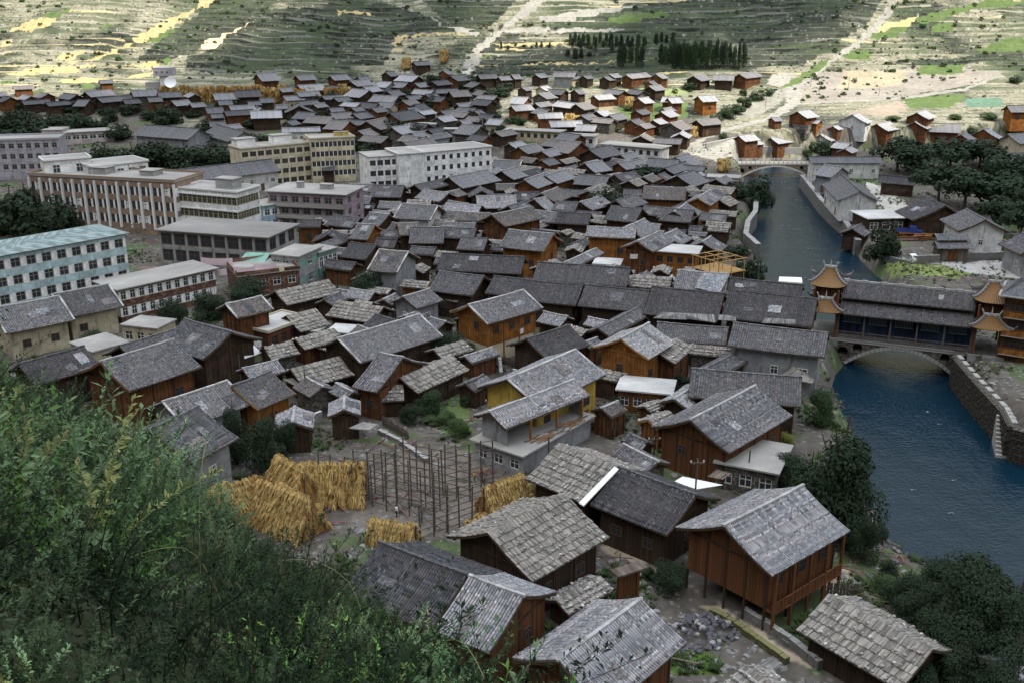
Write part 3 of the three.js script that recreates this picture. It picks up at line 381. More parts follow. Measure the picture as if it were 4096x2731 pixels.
// tile crop | ridge end A (gable in view), ridge end B, eave corner below A | eave height, roof, tone, wall, options | label
const HOUSES = `
11|1255 985 885 847 945 1335|5.4 t 3 r|pale-tiled near half of the long old house beside the bushes
11|872 842 280 620 528 1180|5.4 t 0 r|dark-tiled far half of the long old house beside the bushes
11|1010 555 1530 290 1345 865|5 s 0 k|barn with stone-weighted shingle roof and open dark gable by the drying yard
11|1885 108 1480 -50 1622 345|4.6 s 0 k blind|long low shingle roof with straight courses beside the tall pole
11|2411 305 1895 118 2180 560|4.6 t 0 k|charcoal tiled house adjoining the white verge strip
12|335 510 870 240 690 828|6.6 t 3 r stilts=2.3|large red-brown house on stilts with carved balcony by the path
12|1740 1340 1040 965 1425 1560|3 s 0 k blind|low shingle roof dotted with stones below the stilt house
11|1480 1420 2040 1005 1800 1760|4.6 t 3 r|pale grey tiled house with swept ridge among the bushes
12|640 1570 480 1440 420 1640|2.2 s 0 k blind|tiny shingle shed beside the green patch of weeds
12|2130 1420 2600 1400 1930 1600|3 t 0 k|speckled charcoal roof under the dark riverside trees
11|1770 845 1470 1010 1900 915|2.2 s 0 k blind|low shingle lean-to behind the small wooden gate
8|1020 920 1590 705 1142 1032|5.9 t 3 g plain open blind|half-built house with speckled new tile roof and open terrace
8|1140 700 1600 505 1380 872|6.4 w 3 y|yellow-walled house with pale ridge behind the half-built house
8|880 205 1250 105 1075 315|7 w 2 o base=c|orange timber house on a cream stone ground floor with small terrace
8|1270 430 1560 340 1455 552|5 t 0 k|black-walled house with charcoal roof between orange and pale-roofed houses
8|1905 430 2095 325 2160 525|6.4 p 3 o|house with pale greenish roof and yellow balcony behind leafy trees
8|1750 360 2020 222 1840 412|4.5 t 1 k|
8|0 430 550 268 150 595|5 w 2 k|long blue-grey roof with white ridge above the dark leafy trees
8|440 555 275 522 200 775|4.6 t 2 r|steep planked lean roof with reddish gable beside shingle sheds
8|420 690 770 540 570 780|3.4 s 0 k|shingle roof with many pale stones behind the round bush
8|440 735 250 745 520 838|2.6 s 0 k blind|low stone-dotted shingle apron before the planked house
7|1950 630 2280 545 2085 750|3 s 0 k blind|ragged shingle roof beside the leaning utility pole
8|310 215 0 170 220 322|3.5 s 0 k|weathered shingle roof with dark gable beside the grey lane
8|440 150 620 95 560 222|4 t 2 g|
8|2060 880 2165 835 2100 930|2.6 s 0 r blind|tiny brown outhouse with curled shingle roof
8|2085 1125 1960 1065 2012 1168|2.5 t 1 k blind|small dark tiled hen house below the flat planted roof
9|110 975 550 745 400 1180|5.2 t 2 r|large grey-roofed house with brown gable beside the tall riverside tree
9|860 690 120 630 850 885|4.6 t 1 k|long tiled row house ending at the river bank
9|0 835 175 722 115 892|3.5 p 3 k blind|small shed with pale sheet roof behind the large grey roof
9|1040 395 400 325 985 552|6.4 t 1 g|tiled house with grey wall closest to the bridge arch
9|210 630 420 520 315 685|4 t 1 k|
9|965 165 370 105 890 350|5 t 0 k|street row roof that ends at the golden pavilion
9|340 130 -146 82 285 315|5 t 0 k|
8|2100 110 1665 70 2045 250|5 t 0 k|
8|1650 75 1280 40 1580 205|5 t 0 k|
8|1290 35 1050 10 1235 150|5 t 0 k|
5|985 1020 685 985 900 1150|5 t 1 k|
5|1260 890 700 865 1170 1000|5 t 0 k|
5|1970 965 1345 925 1890 1085|5 t 0 k|
5|2250 1025 1985 1005 2225 1108|4 s 0 k|
6|370 1005 25 980 315 1132|5 t 2 k|street roof with one pale section beside the tall thin pole
6|870 1080 375 1030 815 1155|5 t 0 k|
9|365 360 -110 322 325 472|4 t 1 k|
9|-100 525 30 420 5 600|4.6 s 0 r|
7|670 585 1165 435 900 770|6 t 2 r barge=r|large speckled-roof house with red barge boards above the bushes
7|1555 388 1240 300 1375 572|5.6 t 1 k|brown gabled house with posts and a hanging white sheet
7|800 480 1290 330 1000 600|4.6 t 1 k|
7|1090 855 1525 712 1285 1013|4.6 w 2 g|blue-grey corrugated roof with white ridge beside dark conifers
7|1560 748 1820 648 1755 895|4.4 t 1 o|dark blue-grey roof over an orange side wall by the conifers
7|1005 1040 1330 885 1295 1262|6 t 1 g|broad tiled roof over grey-blue plaster beside the golden straw
7|1515 200 1755 145 1610 290|7 w 4 r|small red timber house above a planted terrace
7|1845 110 2205 30 1975 195|3.6 s 0 k|
7|1920 275 2120 225 2085 368|3.4 s 0 k|
7|1770 485 1960 445 1875 560|3 s 0 s blind|
7|120 600 560 480 240 740|5 t 0 k|dark patchy roof behind the tallest bushes
7|-60 230 395 145 75 390|4.8 w 2 c|long blue-grey roof with pale verges below the light blue block
7|345 135 725 65 520 275|4.8 w 1 c|tiled roof with reddish eave over cream walls beside the brick block
5|1215 148 1335 140 1300 195|5 t 2 r|
5|1370 175 1470 165 1440 215|5 t 2 r|
5|1640 118 1520 110 1555 195|5 t 4 b|
5|1690 165 1850 150 1770 225|4.5 t 1 k|
5|1885 255 2040 230 1955 300|5 t 2 r|
5|1900 200 2000 180 1950 235|4.5 t 2 r|
5|1240 245 1045 238 1190 297|4 w 1 k|
5|1370 238 1450 232 1430 275|4.5 t 1 r|
5|1255 370 1390 325 1355 425|5 t 2 b barge=r|house with bright red barge boards and pale stair on its gable
5|1395 340 1530 300 1480 395|5 t 2 r|
5|745 350 1010 300 850 425|5 t 2 k|
5|1100 310 1200 285 1180 370|5 t 2 k|
5|515 405 720 362 590 442|5 t 1 k|
5|450 410 240 405 440 490|4 t 1 k|
5|675 545 430 530 600 642|5 w 2 w|white-gabled house with pale verges beside a dark tree
5|345 605 215 590 260 682|4.5 t 2 k|
5|250 672 130 665 165 772|5 t 2 b|
5|540 658 400 665 430 745|4.5 t 4 k|
5|720 690 490 690 690 797|4.2 t 1 k|
5|935 700 730 690 900 768|4.4 t 1 k|
5|1010 765 830 755 960 845|4.6 t 1 k|
5|260 810 85 790 180 907|4 t 0 k|
5|400 772 260 765 380 832|4 t 0 k|
5|475 855 280 840 345 992|6 w 4 g|grey-gabled house with white verges and yellow window beside a dark tree
5|1450 735 1150 705 1365 852|6 t 2 o|orange timber house with broad tiled roof in the middle of the old town
5|1035 605 1300 550 1165 677|6 t 4 r|red-brown house with a wide gable and sun-bleached roof patch
5|1030 595 860 590 960 652|4.5 t 4 k|
5|1200 475 930 480 1140 560|4 t 3 k|
5|1145 548 1290 505 1250 585|4.5 t 1 k|
5|1320 500 1400 485 1430 577|4.5 t 3 k|
5|1370 462 1480 420 1480 522|4.5 t 4 k|
5|1620 522 1470 512 1580 587|4.6 t 1 r|
5|1705 600 1480 588 1660 672|4.5 t 0 k|
5|2010 700 1680 685 1985 767|6 t 3 o|orange timber house with bluish sheet roof beside a garden
5|2050 565 1840 545 1990 657|5 t 1 k|
5|1870 510 2010 470 1970 562|4.5 t 1 k|
5|2345 425 2060 415 2280 507|5 t 4 b|
5|1935 690 2065 632 2080 742|5 t 2 k|
5|2230 560 2060 545 2190 617|4.5 t 1 k|
5|2400 575 2190 560 2330 657|4.6 t 1 k|
5|2015 785 2165 715 2130 852|6 t 2 r barge=r|red-trimmed gabled house with laundry under its eave
5|1520 930 1740 830 1680 922|3.4 t 2 k|
5|1830 345 1620 330 1740 410|4.2 t 1 k|
5|1660 255 1780 240 1740 320|4.5 t 2 k|
5|2300 235 2110 225 2270 287|4.4 t 1 k|
5|2200 290 2340 245 2290 322|4.4 t 1 k|
5|2240 360 2350 315 2330 392|4.4 t 2 k|
5|600 75 715 62 640 102|4 w 1 g|
5|440 115 600 150 520 162|5 t 4 g|
4|1820 230 1200 300 1900 307|5.4 t 1 w|long tiled house with white pilastered end behind the brown block
4|1340 25 870 25 1290 120|5 t 1 g|
4|1640 45 1250 55 1520 112|5 t 1 g|
4|2250 250 2190 255 2260 300|4 t 0 k|
4|2000 640 2160 640 2080 690|4 t 0 r|
6|1255 445 1135 340 1112 522|5 t 1 w|riverside hall with white gable over a grey end wall
6|1135 285 1050 200 1000 352|5 t 2 g|far half of the long riverside hall
6|1390 215 935 205 1390 252|5 t 1 w|white two-storey house behind the riverside hall
6|2100 640 1965 565 1930 727|5 t 1 w|white-gabled house beside the stacked logs
6|1830 545 1700 488 1600 640|4 t 0 k|dark open timber shed in front of the big trees
6|1200 700 1290 650 1260 765|3.4 t 1 k|
6|1640 330 1390 310 1560 402|3.6 t 0 k|dark low house under the big trees
6|2500 800 2340 730 2352 882|5 t 1 g|
6|2450 190 2120 190 2450 242|4 t 1 k|
6|10 215 120 185 150 282|4.4 t 2 k|
6|215 280 30 265 180 312|4.2 t 1 k|
6|20 340 130 305 150 412|4.4 t 1 k|
6|160 492 240 440 265 532|5.6 t 2 o|bright orange gabled house near the upstream bank
6|70 430 -20 420 30 502|4.5 t 2 k|
6|0 585 85 527 112 650|4.5 t 2 k|
6|-60 740 20 700 60 802|4.4 t 2 k|
6|190 790 250 750 270 882|4 t 2 k|
3|130 510 220 508 180 546|4 t 2 k|
3|410 505 285 505 395 541|4 t 2 k|
3|440 497 585 487 480 528|4.6 t 2 r|
3|160 645 270 637 185 684|5 p 2 o|bright orange house standing alone on the green slope
3|40 655 -40 650 60 690|4 p 2 r|
3|830 748 935 740 880 794|5 p 2 b base=s|
3|990 808 930 808 960 832|3 p 2 o|
3|655 790 680 788 672 808|3 t 2 r|
3|1200 770 1270 762 1280 830|4.2 p 2 w|
3|1365 832 1490 823 1420 880|4 p 2 r|
3|1635 757 1750 745 1700 803|4 p 2 r|
3|1622 820 1700 810 1710 868|4 p 2 r|
3|1930 835 1755 835 1900 890|4.2 t 2 b|
3|1930 905 2010 905 2000 960|4 t 2 r|
3|2085 868 2130 866 2150 930|4 p 2 r|
3|2440 710 2255 702 2440 752|4.5 t 1 o|
3|2250 905 2400 900 2290 962|4 t 2 c|
3|1070 848 1110 845 1100 868|3 p 2 r|
3|435 912 550 905 470 950|3.6 p 2 r|
3|520 948 590 945 540 970|2.6 p 2 r|
3|650 925 930 912 690 965|3.6 p 2 r|
3|985 905 1090 905 1060 950|4 p 2 w|
3|1190 965 1120 955 1140 1003|4 p 2 r|
3|1150 1000 1230 985 1200 1030|4 p 2 r|
2|940 500 1055 495 960 530|4 t 1 k|
2|1080 515 1150 510 1100 540|4 t 2 k|
2|1170 505 1215 503 1190 532|4 t 2 k|
2|1330 500 1390 495 1365 525|4 t 2 k|
2|1605 487 1470 488 1590 519|4 t 2 g|
2|1545 512 1610 505 1590 535|4 t 2 c|
2|1650 510 1700 500 1680 529|4 t 1 k|
2|1790 517 1840 513 1830 543|4 t 1 k|
2|1830 502 1890 500 1870 525|4 t 2 k|
2|1940 503 2090 500 1975 530|4.4 t 2 r|
2|2140 498 2190 497 2180 530|4.4 t 2 r|
2|2090 547 2130 545 2120 572|3.6 t 1 r|
2|1235 587 1280 583 1280 611|4 t 1 k|
2|1360 583 1415 578 1400 611|4.6 p 2 c|
2|1590 602 1640 600 1620 633|4 t 1 k|
2|1720 640 1840 636 1750 672|5 p 2 b base=c|
2|1285 655 1190 655 1250 699|4 p 2 r|
2|1165 710 1290 708 1195 746|4 t 3 r|
2|1330 697 1420 690 1370 722|4 t 2 k|
2|1610 695 1495 688 1560 729|4.4 t 3 k|
2|1600 700 1690 685 1660 741|4.4 t 4 k|
2|1340 762 1500 750 1350 796|5 p 2 b|
2|1740 748 1810 742 1790 783|4 t 3 k|
2|2020 660 2095 655 2060 696|4 p 2 r|
2|2310 655 2200 655 2290 689|4 p 2 b|
2|2175 752 2260 748 2230 791|4 t 3 r|
2|1120 805 1025 803 1090 841|4 p 2 c|
2|1745 843 1620 842 1725 881|4 p 2 k|
2|320 483 370 485 360 515|4 t 1 k|
2|130 517 190 515 180 548|4 t 1 k|
2|400 505 490 497 430 526|4 t 2 k|
2|505 415 600 412 530 441|4 t 1 k|
2|705 473 722 464 765 501|4 t 2 b|
2|365 553 280 550 330 589|4.2 t 3 g|
2|470 560 380 555 440 591|4.2 t 2 r|
2|520 563 580 560 560 589|4 t 2 r|
2|640 603 790 600 660 629|4 t 1 k|
2|330 612 400 610 390 646|4 t 1 k|
2|460 648 540 645 500 673|4 t 1 k|
2|590 635 650 632 640 663|4 t 1 r|
2|385 690 285 688 360 726|4.4 t 2 c|
2|225 727 290 720 285 758|5 t 1 r|
2|90 725 150 722 130 751|4 t 1 k|
2|465 727 520 722 510 756|4 t 1 k|
2|690 747 750 743 730 776|4 t 1 r|
2|800 700 920 685 850 723|4 t 2 k|
2|915 745 960 740 960 776|4 t 1 r|
2|820 812 870 808 860 836|4 t 2 k|
2|190 812 30 810 170 841|4 t 1 r|
1|1720 495 1820 490 1770 546|5 t 2 r|
1|1985 508 2080 505 2020 541|4.4 t 2 r|
1|2215 508 2310 505 2250 541|4.4 t 2 r|
1|515 635 390 637 480 669|4 t 1 k|
1|600 672 520 672 590 713|4 t 1 k|
1|650 660 780 650 700 691|4 t 1 k|
1|985 657 1060 652 1010 686|4.6 t 1 r|
1|1150 680 1230 672 1190 713|4 t 2 k|
1|1270 698 1340 693 1300 723|4 t 2 k|
1|1460 678 1540 672 1480 706|4 t 1 r|
1|1660 685 1730 682 1680 709|4 t 1 k|
1|1740 662 1820 658 1760 691|4 t 1 k|
1|1900 650 2000 645 1930 678|4 t 2 c|
1|2000 685 2100 678 2030 709|4 t 1 k|
1|2160 648 2260 642 2190 671|4 t 1 k|
1|2100 700 2160 695 2140 726|4 t 2 k|
1|1850 708 1920 700 1860 726|4 t 2 k|
1|2210 728 2290 725 2230 749|4 t 1 k|
1|1400 820 1495 817 1420 851|4 t 1 k|
1|1490 845 1580 838 1520 869|4 t 2 w|
1|1410 770 1480 765 1430 786|3.4 t 1 k|
1|80 580 180 585 100 598|3 t 4 b|
1|660 540 730 545 680 558|3 t 1 r|
1|140 680 260 672 170 705|4 t 0 k|
1|300 690 420 690 340 715|4 t 0 k|
1|820 672 900 668 850 700|4 t 0 k|
1|2150 855 1920 882 2160 880|4 t 3 w|
`.trim().split('\n');
const built = {}; const SPEC = {};
for (const line of HOUSES) {
  const [t, c, o, label] = line.split('|'), n = c.split(' ').map(Number), [he, roof, tone, wall, ...ex] = o.split(' '); const opt = { he: +he, roof, tone: +tone, wall };
  for (const e of ex) { const [k, v] = e.split('='); opt[k] = v === undefined ? true : isNaN(+v) ? v : +v; }
  const rw = roof === 's' ? 'stone-weighted shingle' : roof === 'p' ? 'bleached pale' : toneWord[+tone];
  opt.label = label || `${wallWord[wall]} house under ${rw} roof ${zoneWord[t][0]}`; if (!label) opt.group = zoneWord[t][1];
  if (+t < 4) { opt.name = 'farm_house'; opt.far = true; }
  const r = house(S(t, n[0], n[1]), S(t, n[2], n[3]), S(t, n[4], n[5]), opt); if (label) SPEC[label.split(' ').slice(0, 3).join(' ')] = r;
}
if (globalThis.DBG) for (const s of solved) console.log(s.t.name, s.t.userData.label.slice(0, 30), 'L', s.L.toFixed(1), 'W', s.W.toFixed(1), 'r', s.r.toFixed(1), 'g', s.g.toFixed(1), 'dist', s.dist.toFixed(0), 'x', s.x.toFixed(0), 'z', s.z.toFixed(0));
// ------------------------------------------------------------------ modern blocks and flat-roofed buildings
const MW = { tile: tileM[1], sky: mat(.6, .78, .82, { map: plasterTex }), white: mat(1, 1, 1, { map: plasterTex }), lilac: mat(.52, .5, .56, { map: plasterTex }), pink: mat(.66, .56, .55, { map: plasterTex }), cream: mat(.74, .67, .5, { map: plasterTex }), brown: mat(.4, .29, .22, { map: plasterTex }), purple: mat(.4, .31, .36, { map: plasterTex }), green: mat(.24, .38, .33, { map: plasterTex }), grey: mat(.4, .4, .4, { map: plasterTex }), aqua: mat(.45, .68, .8, { map: plasterTex }), roofB: mat(.5, .66, .7, { map: shingleTex }), olive: mat(.34, .3, .2) };
function pick(k) { return MW[k] ?? M[k]; }
function block(o) { // front top edge given by two photo points; everything else in metres
  let g = 0, a, b; for (let k = 0; k < 6; k++) { a = atY(...S(...o.tl), g + o.H); b = atY(...S(...o.tr), g + o.H); g = o.far ? lerp(g, groundTown((a.x + b.x) / 2, -(a.z + b.z) / 2), 0.6) : 0; }
  const W = Math.hypot(b.x - a.x, b.z - a.z), th = Math.atan2(-(b.z - a.z), b.x - a.x), t = thing(o.name ?? 'flat_roofed_building', o.label, o.category ?? 'building', new THREE.Vector3((a.x + b.x) / 2, g, (a.z + b.z) / 2), th, o.group);
  const { H } = o, dp = o.depth, T = 0.35, ft = -1.2, sh = o.storey ?? 3.3, rows = o.rows ?? 1, hw = W / 2; const top = H - (o.head ?? 0.9);
  addBox('core', M.concD, t, -hw + T, hw - T, ft, H - 0.4, -dp + T, -T);
  const bands = new B(), PM = pick(o.pier ?? o.wall);
  const side = (len, cols, X, turn, blank) => { // X maps facade (u along, w out) to the group
    const P = (u0, u1, y0, y1, w0, w1, out) => { if (u1 - u0 < .02) return; const q = [X(u0, w0), X(u1, w1)], xs = [q[0][0], q[1][0]].sort((m, n) => m - n), zs = [q[0][1], q[1][1]].sort((m, n) => m - n); out ? out.box(xs[0], xs[1], y0, y1, zs[0], zs[1]) : addBox('pier', PM, t, xs[0], xs[1], y0, y1, zs[0], zs[1]); };
    if (blank || !cols) { P(0, len, ft, H, 0, -T, bands); return; }
    const ww = Math.min(o.ww ?? 1.5, len / cols * 0.86), wh = o.wh ?? 1.6; let yb = ft;
    for (let r = rows - 1; r >= 0; r--) {
      const y1 = top - r * sh, y0 = y1 - wh; if (y0 < ft + 0.4) continue; P(0, len, yb, y0, 0, -T, bands); let u = 0;
      for (let c = 0; c < cols; c++) { const uc = len * (c + .5) / cols; P(u, uc - ww / 2, y0, y1, -0.003, -T); u = uc + ww / 2; const [x, z] = X(uc, -0.17); addWindow(t, x, y0, z, ww, wh, turn, o.fm ?? M.frameW, rnd() < (o.curtain ?? 0) ? M.clothW : M.glass, 0.1); }
      P(u, len, y0, y1, -0.003, -T); yb = y1;
    }
    P(0, len, yb, H, 0, -T, bands);
  };
  side(W, o.cols ?? 0, (u, w) => [-hw + u, w], 0);
  side(dp - 2 * T - .01, o.right ?? 0, (u, w) => [hw + w, -T - .005 - u], Math.PI / 2, !(o.right)); side(dp - 2 * T - .01, o.left ?? 0, (u, w) => [-hw - w, -dp + T + .005 + u], -Math.PI / 2, !(o.left)); side(W, 0, (u, w) => [hw - u, -dp - w], Math.PI, true);
  part('wall', bands.geo(), pick(o.wall), t); 
  const ov = o.over ?? 0.25; addBox('roof_slab', pick(o.roof ?? 'conc'), t, -hw - ov, hw + ov, H + .004, H + (o.slab ?? 0.22), -dp - ov, ov);
  if (o.parapet) for (const [x0, x1, z0, z1] of [[-hw - ov, hw + ov, ov - .2, ov], [-hw - ov, hw + ov, -dp - ov, -dp - ov + .2], [-hw - ov, -hw - ov + .2, -dp - ov + .2, ov - .2], [hw + ov - .2, hw + ov, -dp - ov + .2, ov - .2]]) addBox('parapet', pick(o.pm ?? o.wall), t, x0, x1, H + .22, H + .22 + o.parapet, z0, z1);
  if (o.hip) { const b2 = new B(), r = o.hip, v = .7, y0 = H + .24, A = [-hw - v, y0, v], C = [hw + v, y0, v], D = [hw + v, y0, -dp - v], E = [-hw - v, y0, -dp - v], R0 = [-hw + dp * .4, y0 + r, -dp / 2], R1 = [hw - dp * .4, y0 + r, -dp / 2]; b2.quad(A, C, R1, R0); b2.quad(D, E, R0, R1); b2.tri(C, D, R1, [0, 0], [9, 0], [4, 5]); b2.tri(E, A, R0, [0, 0], [9, 0], [4, 5]); b2.quad(E, D, C, A); part('hip_roof', b2.geo(), pick(o.hipM ?? 'roofB'), t); }
  if (o.fins) for (let k = 0; k <= o.fins; k++) { const x = -hw + W * k / o.fins; addBox('fin', MW.white, t, x - .22, x + .22, o.finY ?? 1, H - .5, .004, .55); }
  if (o.bands) for (let r = 0; r < rows; r++) { const y = top - r * sh + .12; addBox('ledge', pick(o.bandM ?? 'white'), t, -hw - .2, hw + .2, y, y + .3, 0.004, .4); }
  if (o.balcony) for (let r = 0; r < rows; r++) { const y = top - r * sh - (o.wh ?? 1.6) - .9; if (y < 0) continue; addBox('balcony_slab', M.conc, t, -hw + .3, hw - .3, y, y + .15, .004, 1.2); addBox('balcony_rail', pick(o.balcony), t, -hw + .3, hw - .3, y + .15, y + 1, 1.1, 1.2); }
  for (const [x, z, w, d, h, m] of o.huts ?? []) { const q = addBox('roof_hut', pick(m ?? o.wall), t, x * hw - w / 2, x * hw + w / 2, H + .23, H + .23 + h, -z * dp - d / 2, -z * dp + d / 2); const s = part('hut_roof', UB, M.conc, q); s.position.y = 1; s.scale.set(1.12, 0.08, 1.12); }
  return { t, W, g, th };
}
